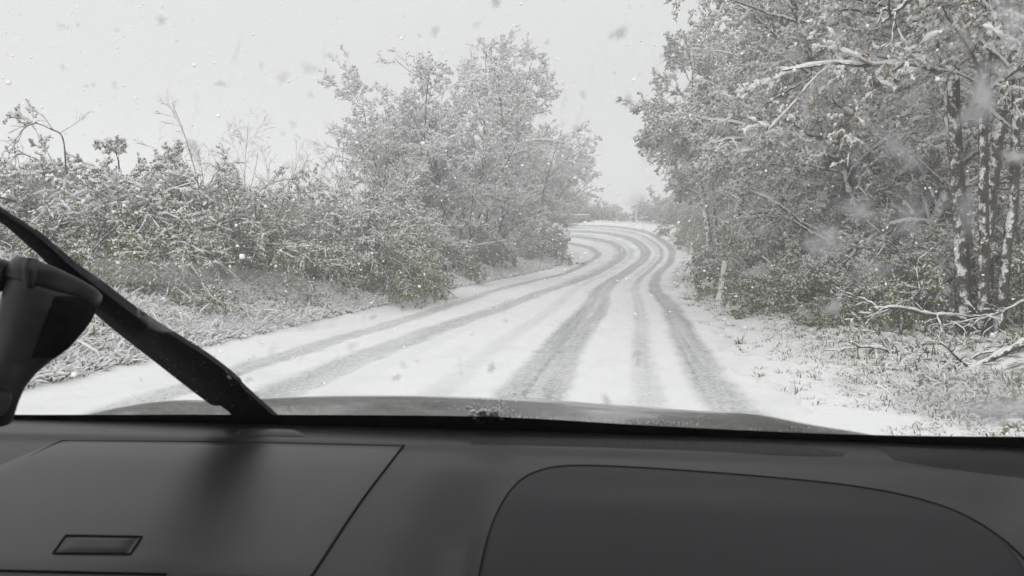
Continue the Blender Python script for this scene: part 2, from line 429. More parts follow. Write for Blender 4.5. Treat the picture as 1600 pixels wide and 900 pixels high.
def leaves_on(acc, rng, P, per, size, m_leaf_i, m_snow_i, snowy, tone=(0, 1), top=.5):
    n, m, _ = P.shape
    kk = np.repeat(np.arange(n), per); u = rng.uniform(.1, 1, len(kk)) * (m - 1)
    i0 = np.minimum(u.astype(int), m - 2); fr = (u - i0)[:, None]
    c = P[kk, i0] * (1 - fr) + P[kk, i0 + 1] * fr
    N = unit(rng.normal(0, .55, (len(kk), 3)) + np.array([0, 0, top]))
    A = rng.normal(0, 1, (len(kk), 3)); A = unit(A - (A * N).sum(1, keepdims=True) * N); B = np.cross(N, A)
    L = (size * rng.uniform(.55, 1.3, len(kk)))[:, None]
    c = c + A * L * .5
    def quad(c, L, w): return np.stack([c - A * L * .5, c + B * L * w, c + A * L * .5, c - B * L * w], 1)
    tn = rng.uniform(tone[0], tone[1], len(kk))
    ix = np.arange(len(kk) * 4).reshape(-1, 4)
    acc.add(quad(c, L, .34), ix, m_leaf_i, tn)
    hr = np.clip(c[:, 2] / getattr(acc, 'zmax', 1e9), 0, 1)      # the top of a plant catches more snow than its foot
    s = rng.random(len(kk)) < snowy * ((.35 + 1.0 * hr) if hasattr(acc, 'zmax') else 1)
    cs = c[s] + np.array([0, 0, .0035]); L2 = L[s] * rng.uniform(.7, 1.15, (s.sum(), 1)); A2, B2 = A[s], B[s]
    # a little mound on the leaf: a ridge folded along its length
    up = np.array([0, 0, 1.]) * ((.008 + .38 * size) * rng.uniform(.5, 1.3, (len(cs), 1)))
    a0, a1 = cs - A2 * L2 * .5, cs + A2 * L2 * .5; b0, b1 = cs + B2 * L2 * .36, cs - B2 * L2 * .36; tp = cs + up
    V = np.stack([a0, b0, a1, b1, tp], 1); k5 = np.arange(len(cs))[:, None] * 5
    q1 = np.concatenate([k5 + np.array([[0, 1, 4, 3]]), k5 + np.array([[1, 2, 3, 4]])], 0)
    acc.add(V.reshape(-1, 3), q1, m_snow_i)

MATS_C = lambda leaf: [m_twig, m_tsnow, leaf]
def finish(rng, name, levels, n_trunk, bark, leaf, loc, label, cat, group, P_):
    root = empty(name, loc); tag(root, label, cat, group)
    tr = Acc()
    for i, (P, Rr) in enumerate(levels[:n_trunk]):
        tubes(tr, P, Rr, (8, 5, 4)[min(i, 2)], 0)
        if i > 0 or P_.get('trunk_snow'): snow_on(tr, rng, P, Rr, 1, P_.get('snow', .008) * .9, .85, False)
    tr.build(P_.get('trunk_name', 'trunk'), [bark, m_snow], root)
    cr = Acc(); cr.zmax = min(4.2, max(float(np.percentile(lv_[0][..., 2], 96)) for lv_ in levels))
    for i, (P, Rr) in enumerate(levels[n_trunk:]):
        tn = rng.uniform(*P_.get('ttone', (.1, .9)), len(P))
        tubes(cr, P, Rr, 3, 0, tn)
        snow_on(cr, rng, P, Rr, 1, P_.get('snow', .008), P_.get('snowp', .8))
    if P_.get('leaves'):
        P, Rr = levels[-1]; leaves_on(cr, rng, P, P_['leaves'], P_['lsize'], 2, 1, P_.get('lsnow', .5), P_.get('ltone', (0, 1)))
        if len(levels) > 2 and P_.get('leaves2'):
            P, Rr = levels[-2]; leaves_on(cr, rng, P, P_['leaves2'], P_['lsize'], 2, 1, P_.get('lsnow', .5), P_.get('ltone', (0, 1)))
    cr.build('crown', MATS_C(leaf), root)
    return root

def stems(rng, n, spread, lean, L, r, base=.15):
    az = np.arange(n) * 2.399 + rng.random(n); tilt = np.radians(spread) * np.sqrt((np.arange(n) + .5) / n)
    d = np.stack([np.cos(az) * np.sin(tilt), np.sin(az) * np.sin(tilt), np.cos(tilt)], 1) + np.array(lean)
    st = np.stack([np.cos(az) * base, np.sin(az) * base, np.full(n, -.08)], 1) * rng.uniform(.3, 1, (n, 1))
    return st, d, L * rng.uniform(.75, 1.1, n), r * rng.uniform(.7, 1.1, n)

def bush(seed, px, D, H, label, spread=68, leaf=None, n=16, dense=1., lean=(0, 0, 0), width=1., name='hawthorn_bush', cat='bush', group='snow-laden bushes along the left bank', lat_shift=0, ltone=(0, 1), lsnow=.6, lsize=.04, snow=.012, droop=-.095, leaves=11, ttone=(.1, .9), x=None):
    rng = np.random.default_rng(seed)
    st = list(stems(rng, n, spread, lean, H * .95, .02 * H / 2, .35)); st[2] = st[2] * np.linspace(.74, 1.05, n)
    sp = [dict(seg=9, wig=.10, grav=droop * .9, gacc=.38, kids=int(11 * dense), kt=(.18, 1), ang=48, lr=.52, rr=.55, lt=.35),
          dict(seg=6, wig=.13, grav=droop, gacc=.3, kids=int(8 * dense), kt=(.15, 1), ang=46, lr=.48, rr=.6, lt=.4),
          dict(seg=4, wig=.15, grav=droop, kids=int(5 * dense), kt=(.15, 1), ang=45, lr=.55, rr=.7, lt=.4, rmin=.002),
          dict(seg=3, wig=.15, grav=droop * .8, kids=0)]
    lv = grow(rng, *st, sp)
    if width != 1:
        for P, _ in lv: P[..., 0] *= width
    X = (px - 800) / FPX * D if x is None else x
    return finish(rng, name, lv, 1, m_bark, leaf or m_leaf, (X, D, gz(X, D)), label, cat, group,
                  dict(trunk_name='stems', snow=snow, snowp=.85, leaves=leaves, leaves2=4, lsize=lsize, lsnow=min(.95, lsnow * 1.15), ltone=ltone, ttone=ttone))

def bare_bush(seed, px, D, H, label, n=26, spread=48, group='bare bushes along the left bank', snow=.005, kids=(9, 6, 4), whips=True, lean=(0, 0, 0), ttone=(.3, 1)):
    rng = np.random.default_rng(seed)
    st = stems(rng, n, spread, lean, H * .80, .014, .4)
    if whips: st[2][:6] *= 1.45
    sp = [dict(seg=8, wig=.07, grav=.02, kids=kids[0], kt=(.15, .95), ang=34, lr=.5, rr=.55, lt=.5),
          dict(seg=5, wig=.10, grav=.03, kids=kids[1], kt=(.15, 1), ang=38, lr=.5, rr=.6, lt=.4),
          dict(seg=4, wig=.12, grav=.02, kids=kids[2], kt=(.2, 1), ang=40, lr=.55, rr=.7, lt=.4, rmin=.002),
          dict(seg=3, wig=.12, grav=.0, kids=0)]
    lv = grow(rng, *st, sp); X = (px - 800) / FPX * D
    return finish(rng, 'bare_bush', lv, 1, m_bark, m_leafb, (X, D, gz(X, D)), label, 'bush', group,
                  dict(trunk_name='stems', snow=snow, snowp=.6, ttone=ttone))

def tree(seed, px, D, H, label, n=1, spread=6, lean=(0, 0, 0), trunk_r=.13, limbs=20, kt=(.22, 1), lang=58, llen=.42, kids=(9, 7, 5), droop=-.05, bias=(0, 0, 0), leaf=None, leaves=4, lsize=.045, lsnow=.6,
         snow=.009, snowp=.8, bark=None, name='snowy_tree', group='snow-covered trees along the right verge', ltone=(0, 1), ttone=(.1, .9), x=None, base=.3, wind=(0, 0, 0), lt=.45, leaves2=2):
    rng = np.random.default_rng(seed)
    st = stems(rng, n, spread, lean, H * .86, trunk_r, base if n > 1 else .01)
    sp = [dict(seg=12, wig=.05, grav=.015, kids=limbs, kt=kt, ang=lang, angv=14, lr=llen, rr=.42, lt=lt, tip=.25, bias=bias),
          dict(seg=8, wig=.11, grav=droop, gacc=.1, kids=kids[0], kt=(.18, 1), ang=44, lr=.5, rr=.55, lt=.4, wind=wind),
          dict(seg=5, wig=.13, grav=droop, kids=kids[1], kt=(.15, 1), ang=44, lr=.5, rr=.6, lt=.4, wind=wind),
          dict(seg=4, wig=.14, grav=droop, kids=kids[2], kt=(.1, 1), ang=44, lr=.55, rr=.7, lt=.4, rmin=.0022, wind=wind),
          dict(seg=3, wig=.14, grav=droop, kids=0)]
    lv = grow(rng, *st, sp); X = (px - 800) / FPX * D if x is None else x
    return finish(rng, name, lv, 2, bark or m_bark, leaf or m_leafb, (X, D, gz(X, D) - .05), label, 'tree', group,
                  dict(snow=snow, snowp=snowp, leaves=leaves, leaves2=leaves2, lsize=lsize, lsnow=lsnow, ltone=ltone, ttone=ttone))

def copy_tree(o, px, D, s, rz, label, group=None, x=None, sz=None):
    c = o.copy(); C.objects.link(c); X = (px - 800) / FPX * D if x is None else x
    c.location = (X, D, gz(X, D) - .05); c.scale = (s, s, sz or s); c.rotation_euler = (0, 0, rz); c['label'] = label
    if group: c['group'] = group
    for ch in list(o.children):
        k = ch.copy(); C.objects.link(k); k.parent = c
    return c

# left bank, near to far
GL = 'snow-laden bushes along the left bank'
b1 = bush(11, 150, 14.2, 3.2, 'leftmost leafy bush of the bank, arching sprays hanging over the white field', n=17, width=1.05, lsnow=.8, snow=.022)
b2 = bush(12, 245, 14.6, 3.5, 'leafy snow-laden bush between the leftmost bush and the bare purplish thicket', n=17, lsnow=.85, snow=.022)
b3 = bush(13, 112, 13.0, 1.3, 'low snowy bush behind the phone mount and wiper', n=9, lsnow=.7)
b4 = bare_bush(14, 375, 15.5, 2.7, 'bare purplish thicket with tall thin whips rising above the hedge')
b5 = bush(15, 420, 16.5, 2.2, 'low arching bush in front of the bare thicket beside the grassy bank', n=12, lsnow=.8, snow=.019)
b6 = bush(16, 538, 19.4, 3.1, 'broad green bush with long snowy sprays nearest the left road edge', n=19, dense=1.05, lsnow=.45, droop=-.11, width=1.05, snow=.013)
b7 = bush(17, 520, 19.8, 3.4, 'tall pale bush with snowy arching branches between the thicket and the broad green bush', n=15, lsnow=.8, snow=.019, spread=50)
b8 = bare_bush(18, 560, 21, 3.2, 'bare reddish bush rising behind the broad green bush', n=22, spread=40, kids=(8, 6, 4))
GT = 'trees and bushes inside the bend'
tree(21, 640, 27, 7.0, 'pale frosted tree left of the tall leaning tree, thin upright crown', n=8, spread=21, limbs=15, kt=(.1, 1), lang=40, llen=.36, kids=(9, 7, 4), droop=.0, leaves=1, leaves2=1, lsize=.032, lsnow=.95, snow=.023, lt=.25, name='frosted_tree', group=GT, bark=m_birch, trunk_r=.055, ttone=(.4, 1))
tree(22, 700, 28, 6.6, 'pale frosted tree with a dark bare trunk foot, just left of the tall leaning tree', n=7, spread=30, limbs=16, kt=(.14, 1), lang=42, llen=.38, kids=(9, 7, 4), droop=-.02, leaves=1, leaves2=1, lsize=.032, lsnow=.95, snow=.023, lt=.25, name='frosted_tree', group=GT, trunk_r=.08, ttone=(.4, 1))
tree(23, 768, 34, 10.6, 'tallest tree inside the bend, leaning right above all its neighbours', n=4, spread=10, lean=(.14, 0, 0), limbs=24, kt=(.12, 1), lang=40, llen=.26, kids=(9, 7, 4), droop=.01, leaves=1, leaves2=1, lsize=.04, lsnow=.85, snow=.023, name='leaning_tree', group=GT, trunk_r=.14, leaf=m_leaf, ltone=(0, .5), lt=.3)
tree(24, 820, 43.5, 8.4, 'broad twiggy tree at the apex of the bend beside the inner road edge', n=9, spread=36, limbs=16, kt=(.08, 1), lang=48, llen=.42, kids=(9, 7, 4), droop=.0, leaves=1, leaves2=1, lsize=.05, lsnow=.85, snow=.023, lt=.3, name='twiggy_tree', group=GT, trunk_r=.09, ttone=(.3, 1))
bush(25, 730, 34, 2.6, 'dark bush under the tall leaning tree', n=14, lsnow=.4, snow=.014, group=GT, spread=55, lsize=.055)
bush(26, 822, 42, 3.0, 'low bush under the broad twiggy tree at the bend', n=14, lsnow=.45, snow=.014, group=GT, spread=60, lsize=.06, ltone=(0, .6))
bush(27, 672, 27.5, 1.5, 'small bush at the dark trunk foot of the frosted tree', n=11, lsnow=.45, snow=.014, group=GT, spread=60, lsize=.05)

# right verge
T1 = tree(41, 1538, 10.2, 9.5, 'nearest tree on the right, several snow-plastered stems rising from one foot', n=5, spread=8, base=.34, limbs=14, kt=(.34, 1), lang=62, llen=.30, kids=(8, 6, 4), droop=-.035, bias=(-.55, -.1, 0), leaves=7, lsize=.032, lsnow=.95, snow=.024, bark=m_birch, trunk_r=.095, name='multi_stem_tree')
T2 = tree(42, 1385, 14.5, 9.0, 'dense snowy tree just behind the multi-stemmed tree, sweeping towards the road', n=3, spread=16, limbs=26, kt=(.10, 1), lang=60, llen=.42, kids=(9, 7, 5), droop=-.05, bias=(-.35, -.1, 0), leaves=7, lsize=.034, lsnow=.95, snow=.024, trunk_r=.12)
T3 = tree(43, 1265, 19.5, 10.0, 'dark-trunked snowy tree behind the white roadside post, forked crown', n=3, spread=18, limbs=26, kt=(.24, 1), lang=56, llen=.40, kids=(9, 7, 5), droop=-.05, bias=(-.15, 0, 0), leaves=7, lsize=.038, lsnow=.95, snow=.024, trunk_r=.14)
T4 = tree(44, 1132, 28, 10.5, 'greenish tree overhanging the right road edge beyond the white post', n=4, spread=18, limbs=20, kt=(.34, 1), lang=54, llen=.42, kids=(9, 7, 5), droop=-.05, bias=(-.2, 0, 0), leaf=m_leaf, leaves=9, lsize=.048, lsnow=.42, snow=.024, trunk_r=.13)
copy_tree(T4, 1175, 38, .78, 2.1, 'hazy tree at the start of the bend on the right, below the greenish tree')
copy_tree(T3, 1150, 47, .85, 1.2, 'fading tree outside the bend, half hidden by the hazy tree before it')
copy_tree(T4, 1100, 57, .8, 4.0, 'faintest tree outside the bend, closest to the bright gap')
copy_tree(T3, 1330, 26, .95, 2.6, 'snowy tree of the second row, seen between the forked tree and the dense tree')
copy_tree(T2, 1480, 19, 1.05, 3.3, 'snowy tree of the second row behind the multi-stemmed tree')
copy_tree(T4, 1600, 15.5, .9, 1.0, 'dark leafy tree at the right edge behind the multi-stemmed tree')
copy_tree(T3, 1690, 21, 1.0, 5.0, 'tall tree of the last row at the right edge of the wood')
GS = 'snowy shrubs under the right-hand trees'
s1 = bush(51, 1285, 15.2, 2.3, 'green shrub right of the white roadside post', n=13, group=GS, name='verge_shrub', cat='shrub', lsnow=.38, lsize=.035, snow=.009)
s2 = bush(52, 1395, 12.2, 1.8, 'small green shrub left of the snow-plastered stems', n=11, group=GS, name='verge_shrub', cat='shrub', lsnow=.38, lsize=.03, snow=.009)
bush(53, 1240, 20.5, 2.7, 'taller shrub behind the white roadside post', n=14, group=GS, name='verge_shrub', cat='shrub', lsnow=.385, lsize=.045, snow=.010)
copy_tree(s1, 1440, 15, 1.15, 2.0, 'dark shrub in the shade between the dense tree and the stems')
copy_tree(s1, 1232, 27, 1.25, 4.0, 'shrub at the foot of the greenish tree beside the road')
copy_tree(s2, 1600, 10.8, 1.2, 1.1, 'shrub at the right edge behind the fallen branches')
copy_tree(s1, 1350, 20, 1.4, 5.2, 'shrub of the second row under the dense tree')
copy_tree(s1, 1180, 39, 1.35, .7, 'hazy shrub at the foot of the hazy tree')
copy_tree(s1, 1156, 46, 1.6, 2.2, 'hazy shrub outside the bend behind the second white post')
copy_tree(s2, 1128, 52, 2.3, 3.1, 'pale shrub outside the bend under the fading tree')
copy_tree(s1, 1098, 58, 1.9, 1.7, 'faintest shrub outside the bend under the faintest tree')
copy_tree(s1, 1450, 17.5, 1.6, 1.4, 'tall shrub filling the gap behind the dense tree')
copy_tree(s1, 1265, 23, 1.7, 2.9, 'broad shrub behind the dark-trunked tree')
copy_tree(s2, 1335, 13.6, 1.25, 4.4, 'low shrub between the roadside post shrub and the small green shrub')
copy_tree(s2, 1480, 12.4, 1.4, .4, 'shrub directly left of the snow-plastered stems')
copy_tree(s1, 1560, 19, 1.9, 5.6, 'big dark shrub of the last row at the right edge')
copy_tree(s1, 1400, 25, 2.0, .2, 'big shrub of the last row between the second-row trees')
copy_tree(s1, 1540, 14.5, 1.3, 3.9, 'dark shrub behind the snow-plastered stems')
# beyond the bend
GF = 'fading bushes beyond the bend'
copy_tree(b6, 895, 64, 1.2, 1.0, 'fading bush behind the far guard rail, beside the twiggy tree', GF)
copy_tree(b7, 935, 67, .95, 2.2, 'fading low bush behind the right end of the guard rail', GF)
copy_tree(b6, 845, 63, 1.5, 3.0, 'fading tall bush behind the guard rail, hidden by the twiggy tree', GF)
copy_tree(b7, 1040, 62, 1.1, 4.0, 'fading bush right of the bright gap beyond the bend', GF)
copy_tree(b6, 1110, 60, 1.3, 5.0, 'fading bush outside the bend under the faintest tree', GF)

# fallen snowy branches and bent boughs at the right
def bough(name, pts, r, label, seed, group=None, kids=5):
    rng = np.random.default_rng(seed); P = np.array(pts, float); Q = catmull(P, 6)[None]
    Rr = np.linspace(r, r * .35, Q.shape[1])[None]
    a = Acc(); tubes(a, Q, Rr, 6, 0); snow_on(a, rng, Q, Rr, 1, .012, 1.1, False)
    i = rng.integers(3, Q.shape[1] - 1, kids); st = Q[0, i]; d = unit(Q[0, i] - Q[0, i - 1]) + rng.normal(0, .55, (kids, 3)) + np.array([0, 0, .25])
    lv = grow(rng, st, d, rng.uniform(.3, .8, kids), np.full(kids, r * .45),
              [dict(seg=5, wig=.15, grav=-.02, kids=4, ang=42, lr=.5, rr=.6), dict(seg=3, wig=.15, grav=0)])
    for P_, R_ in lv: tubes(a, P_, R_, 4, 0); snow_on(a, rng, P_, R_, 1, .009, .95)
    base = Q[0, 0]
    o = a.build(name, [m_birch, m_snow], None, True, base); o.location = base
    return tag(o, label, 'branch', group)
def gp(px, py, D, dz=0.): p = at(px, py, D); return p + np.array([0, 0, dz])
GB = 'fallen snow-covered branches on the right verge'
bough('fallen_branch', [gp(1500, 600, 8.6), gp(1470, 588, 8.7), gp(1420, 566, 8.9), gp(1380, 545, 9.0), gp(1362, 540, 9.1)], .030, 'fallen branch pointing left out of the pile at the stems\' foot', 1, GB)
bough('fallen_branch', [gp(1625, 528, 8.8), gp(1580, 545, 8.6), gp(1530, 572, 8.4), gp(1500, 588, 8.3), gp(1470, 596, 8.3)], .045, 'thick fallen branch slanting up to the right edge of the photo', 2, GB)
bough('fallen_branch', [gp(1505, 560, 9.3), gp(1470, 555, 9.0), gp(1440, 552, 8.8), gp(1425, 560, 8.7)], .022, 'short bent branch lying between the two longer fallen branches', 3, GB)
bough('low_bough', [gp(1520, 508, 10.0), gp(1490, 495, 9.6), gp(1450, 492, 9.4), gp(1410, 482, 9.2), gp(1365, 481, 9.1)], .026, 'low snowy bough reaching left from the stems over the green shrub', 4, None, 7)
bough('low_bough', [gp(1600, 470, 10.0), gp(1560, 490, 9.7), gp(1530, 500, 9.5)], .02, 'short snowy bough hanging at the right edge beside the stems', 5, None, 5)
bough('overhead_bough', [gp(1450, -30, 8.8), gp(1420, 0, 8.5), gp(1398, 20, 8.4), gp(1378, 36, 8.3)], .035, 'dark broken bough hanging at the top of the photo above the dense tree', 6, None, 3)

# arching sprays on the far left, against the field
bough('arching_spray', [gp(102, 216, 13.3, -.6), gp(98, 216, 13.3), gp(80, 202, 13.2), gp(55, 193, 13.2), gp(35, 203, 13.1), gp(22, 225, 13.1), gp(20, 238, 13.1)], .014, 'upper arching spray curving down over the white field at the far left', 7, 'arching sprays at the far left', 6)
bough('arching_spray', [gp(75, 270, 13.0, -.5), gp(65, 258, 13.0), gp(45, 244, 13.0), gp(28, 242, 13.0), gp(12, 256, 12.9)], .012, 'lower arching spray below the longer spray at the far left', 8, 'arching sprays at the far left', 5)

# grass and weeds poking through the snow
def tufts(name, seed, region, label):
    rng = np.random.default_rng(seed); x, y, hgt, wht = region(rng)
    z, rd = ground(x, y)
    nb = 8; n = len(x) * nb
    k = np.repeat(np.arange(len(x)), nb)
    az = rng.random(n) * 6.283; L = hgt[k] * rng.uniform(.5, 1.25, n) * (1 + 1.1 * (rng.random(n) < .03)); til = rng.uniform(.15, 1.0, n)
    h = np.stack([np.cos(az), np.sin(az), np.zeros(n)], 1)
    b = np.stack([x[k], y[k], z[k] - .02], 1) + h * rng.uniform(0, .07, n)[:, None]
    up = np.array([0, 0, 1.])
    p1 = b + (h * np.sin(til)[:, None] + up * np.cos(til)[:, None]) * (L * .55)[:, None]
    t2 = til + rng.uniform(.3, .9, n)
    p2 = p1 + (h * np.sin(t2)[:, None] + up * np.cos(t2)[:, None]) * (L * .5)[:, None]
    side = np.stack([-np.sin(az), np.cos(az), np.zeros(n)], 1)
    w = (.003 + .00025 * y[k] + .012 * L)[:, None] * rng.uniform(.5, 1.1, (n, 1))
    a = Acc()
    V = np.stack([b - side * w, b + side * w, p1 + side * w * .8, p1 - side * w * .8, p2 + side * w * .25, p2 - side * w * .25], 1)
    q = np.arange(n)[:, None] * 6
    Q = np.concatenate([q + np.array([[0, 1, 2, 3]]), q + np.array([[3, 2, 4, 5]])])
    tn = rng.uniform(0, 1, n); a.add(V.reshape(-1, 3), Q, 0, np.tile(tn, 2))
    s = rng.random(n) < wht[k]
    P = np.stack([b * .35 + p1 * .65, p1, (p1 + p2) / 2, p2], 1)[s]; r = (w[s] * 1.0 + .0035) * np.array([[.3, 1., .9, .2]]) * rng.uniform(.6, 1.5, (s.sum(), 1))
    P[..., 2] += r * .8; tubes(a, P, r, 4, 1)
    o = a.build(name, [m_grass, m_tsnow]); return tag(o, label, None, None, 'stuff')
def edge_points(rng, side, n, s0, s1, d0, d1, pw=1.8):
    s = S0 + s0 + (s1 - s0) * rng.random(n) ** pw; d = d0 + (d1 - d0) * rng.random(n)
    f = lambda A, k: np.interp(s, s_c, A[:, k])
    l = np.stack([f(Lc, 0), f(Lc, 1)], 1); r = np.stack([f(Rc, 0), f(Rc, 1)], 1); wv = unit(r - l)
    p = l - wv * d[:, None] if side < 0 else r + wv * d[:, None]
    return p[:, 0], p[:, 1], d, s
def reg_left(rng):
    x, y, d, s = edge_points(rng, -1, 34000, 2.5, 43, -.02, 5.5)
    keep = vnoise(x, y, .6, 20) > .30 ; x, y, d = x[keep], y[keep], d[keep]
    x2, y2, d2, s2_ = edge_points(rng, -1, 7000, 2.5, 43, -.12, .8)
    h_ = np.concatenate([rng.uniform(.05, .15, len(x)) * (1 + .4 * (d > 2.5)), rng.uniform(.07, .17, len(x2))]); x = np.concatenate([x, x2]); y = np.concatenate([y, y2])
    return x, y, h_, np.clip(.62 + .45 * vnoise(x, y, 1.2, 21), 0, 1)
def reg_right(rng):
    x, y, d, s = edge_points(rng, 1, 26000, 3, 44, -.6, 5.5)
    keep = (rng.random(len(x)) < sstep(-.8, .9, d)) & (vnoise(x, y, .5, 22) > .28); x, y, d = x[keep], y[keep], d[keep]
    return x, y, rng.uniform(.05, .17, len(x)) * (.55 + .45 * sstep(.3, 2, d)), np.clip(.25 + .4 * vnoise(x, y, 1.2, 23), 0, 1)
tufts('bank_grass', 61, reg_left, 'snow-covered tussocks of grass on the left bank between hedge and road')
tufts('verge_grass', 62, reg_right, 'green and straw-coloured grass poking through snow on the right verge')

# roadside posts
GP = 'white roadside posts round the bend'
def post(px, py, D, h, label, lean=(0, 0), first=None):
    p = at(px, py, D); X = p[0]; loc = (X, D, gz(X, D) - .05)
    if first is None:
        root = empty('roadside_post', loc)
        bm = bmesh.new()
        prof = [(-.06, -.05), (.06, -.05), (.06, .015), (.02, .05), (-.02, .05), (-.06, .015)]
        lo = [bm.verts.new((x_ * 1.0, y_ * 1.0, 0)) for x_, y_ in prof]; hi = [bm.verts.new((x_ * .85, y_ * .85, h + (.06 if y_ < 0 else 0))) for x_, y_ in prof]
        bm.faces.new(lo[::-1]); bm.faces.new(hi)
        for i in range(6): bm.faces.new((lo[i], lo[(i + 1) % 6], hi[(i + 1) % 6], hi[i]))
        bmesh.ops.bevel(bm, geom=list(bm.edges), offset=.006, segments=2, affect='EDGES')
        bm_obj('shaft', bm, m_post, root, False)
        bm = bmesh.new(); bmesh.ops.create_icosphere(bm, subdivisions=3, radius=1)
        for v in bm.verts:
            n_ = .12 * math.sin(v.co.x * 7 + v.co.y * 5)
            v.co = Vector((v.co.x * .062, v.co.y * .05 - .005, h + .05 + max(v.co.z, -.4) * (.035 + .02 * n_)))
        bm_obj('snow_cap', bm, m_snow, root)
    else:
        root = first.copy(); C.objects.link(root); root.location = loc
        for ch in first.children: k = ch.copy(); C.objects.link(k); k.parent = root
    root.rotation_euler = (lean[1], lean[0], -YAW)
    return tag(root, label, 'post', GP)
p0 = post(1121, 477, 18.0, 1.0, 'nearest white roadside post, leaning right on the verge below the trees', (R(8), 0))
post(1088, 385, 47, 1, 'second white post along the outside of the bend', (R(6), 0), p0)
post(994, 345, 60, 1, 'farthest faint post at the foot of the bright gap', (0, 0), p0)
post(918, 401, 43.5, 1, 'small post on the inside of the bend, buried to its top in snow', (0, 0), p0).scale = (.8, .8, .45)

# guard rail beyond the bend
xs = np.linspace(at(835, 343, 60.5)[0], at(915, 343, 60.5)[0], 5)
rail = empty('guard_rail', (xs[2], 60.5, gz(xs[2], 60.5)))
tag(rail, 'low steel guard rail topped with snow beyond the far side of the bend', 'guard rail')
zr = at(880, 339, 60.5)[2]
a = Acc(); prof = [(0, -.15), (-.06, -.10), (-.06, -.04), (0, 0), (-.06, .04), (-.06, .10), (0, .15)]
V = np.array([[[x_ - xs[2], q[0], zr + q[1] - rail.location[2]] for q in prof] for x_ in (xs[0] - .5, xs[-1] + .3)]); V2 = V + np.array([0, .012, 0])
ix = np.arange(14).reshape(2, 7)
for W_ in (V, V2): a.add(W_, np.stack([ix[0, :-1], ix[0, 1:], ix[1, 1:], ix[1, :-1]], -1))
a.build('rail_beam', [m_rail], rail, False)
sn = Acc(); tubes(sn, np.array([[[x_ - xs[2], -.02, zr + .17 - rail.location[2]] for x_ in np.linspace(xs[0] - .5, xs[-1] + .3, 12)]]), np.full((1, 12), .035), 6, 0); sn.build('snow_ridge', [m_snow], rail)
for x_ in xs:
    bm = bmesh.new(); bmesh.ops.create_cube(bm, size=1); bz = gz(x_, 60.5) - rail.location[2] - .1
    top = zr + .14 - rail.location[2]
    for v in bm.verts: v.co = Vector((x_ - xs[2] + v.co.x * .08, .08 + v.co.y * .12, bz + (v.co.z + .5) * (top - bz)))
    bmesh.ops.bevel(bm, geom=list(bm.edges), offset=.01, segments=1, affect='EDGES')
    bm_obj('rail_post', bm, m_rail, rail, False)

# falling snow
m_flake = mat('snowflake', (.95, .95, .955), .9, .1)
rng = np.random.default_rng(90); n = 40000
c = np.stack([rng.uniform(-20, 20, n), rng.uniform(5.0, 32, n), rng.uniform(.1, 12, n)], 1)
sz = rng.uniform(.005, .015, n) * (1 + .6 * (rng.random(n) < .1))
base = np.array([[x_, y_, z_] for z_ in (-.62, .62) for x_, y_ in ((-.62, -.62), (.62, -.62), (.62, .62), (-.62, .62))])
CUBE = np.array([[0, 3, 2, 1], [4, 5, 6, 7], [0, 1, 5, 4], [1, 2, 6, 5], [2, 3, 7, 6], [3, 0, 4, 7]])
yaw_ = rng.random(n) * 6.283; cz, sz_ = np.cos(yaw_)[:, None], np.sin(yaw_)[:, None]
V = base[None] * sz[:, None, None] * rng.uniform(.6, 1.35, (n, 1, 3)) * rng.uniform(.75, 1.2, (n, 8, 1))
V = np.stack([V[..., 0] * cz - V[..., 1] * sz_, V[..., 0] * sz_ + V[..., 1] * cz, V[..., 2]], -1) + c[:, None, :]
Q = np.concatenate([np.arange(n)[:, None] * 8 + f_ for f_ in CUBE])
a = Acc(); a.add(V.reshape(-1, 3), Q, 0); fl = a.build('falling_snow', [m_flake]); tag(fl, 'snowflakes falling through the air over road and hedges', None, None, 'stuff')

# ------------------------------------------------------------------ the car (C-frame: camera at (0,0,1.35), Y along the car)
CX = -.45
B0 = np.array([CX, .4, 0.])                      # base point of the car in that frame
cY, sY = math.cos(YAW), math.sin(YAW)
def c2w(p): return np.array([p[0] * cY + p[1] * sY, -p[0] * sY + p[1] * cY, p[2]])
car = empty('car', c2w(B0), -YAW)
tag(car, 'dark car seen from its front passenger seat, wet bonnet beyond the grey dashboard', 'car')
def cray(px, py):
    d = ray(px, py); return np.array([d[0] * cY - d[1] * sY, d[0] * sY + d[1] * cY, d[2]])
def yb(x): return 1.17 - .025 * ((np.asarray(x) - CX) / .95) ** 2
GN = np.array([0, .64, .77])
GZ0 = -.283
def gF(p): return (p[1] - yb(p[0])) * .64 + (p[2] - CAM_H - GZ0) * .77
def glass(px, py, off=0.):
    d = cray(px, py); lo, hi = .05, 3.
    for _ in range(50):
        m = (lo + hi) / 2; p = d * m + np.array([0, 0, CAM_H])
        if gF(p) < off: lo = m
        else: hi = m
    return d * lo + np.array([0, 0, CAM_H])
PY = [.2, .45, .6, .7, .8, .88, .95, 1.0, 1.05, 1.1, 1.25]
PZ = [-.86, -.62, -.49, -.418, -.358, -.320, -.292, -.276, -.264, -.258, -.262]
OZ = [-.62, -.455, -.40, -.362, -.327, -.303, -.284, -.271, -.262, -.258, -.262]
_yy = np.linspace(.2, 1.25, 400)
def _sm(zs):
    z = np.interp(_yy, PY, zs)
    for _ in range(60): z[1:-1] = (z[:-2] + 2 * z[1:-1] + z[2:]) / 4
    return z
_pz, _oz = _sm(PZ), _sm(OZ)
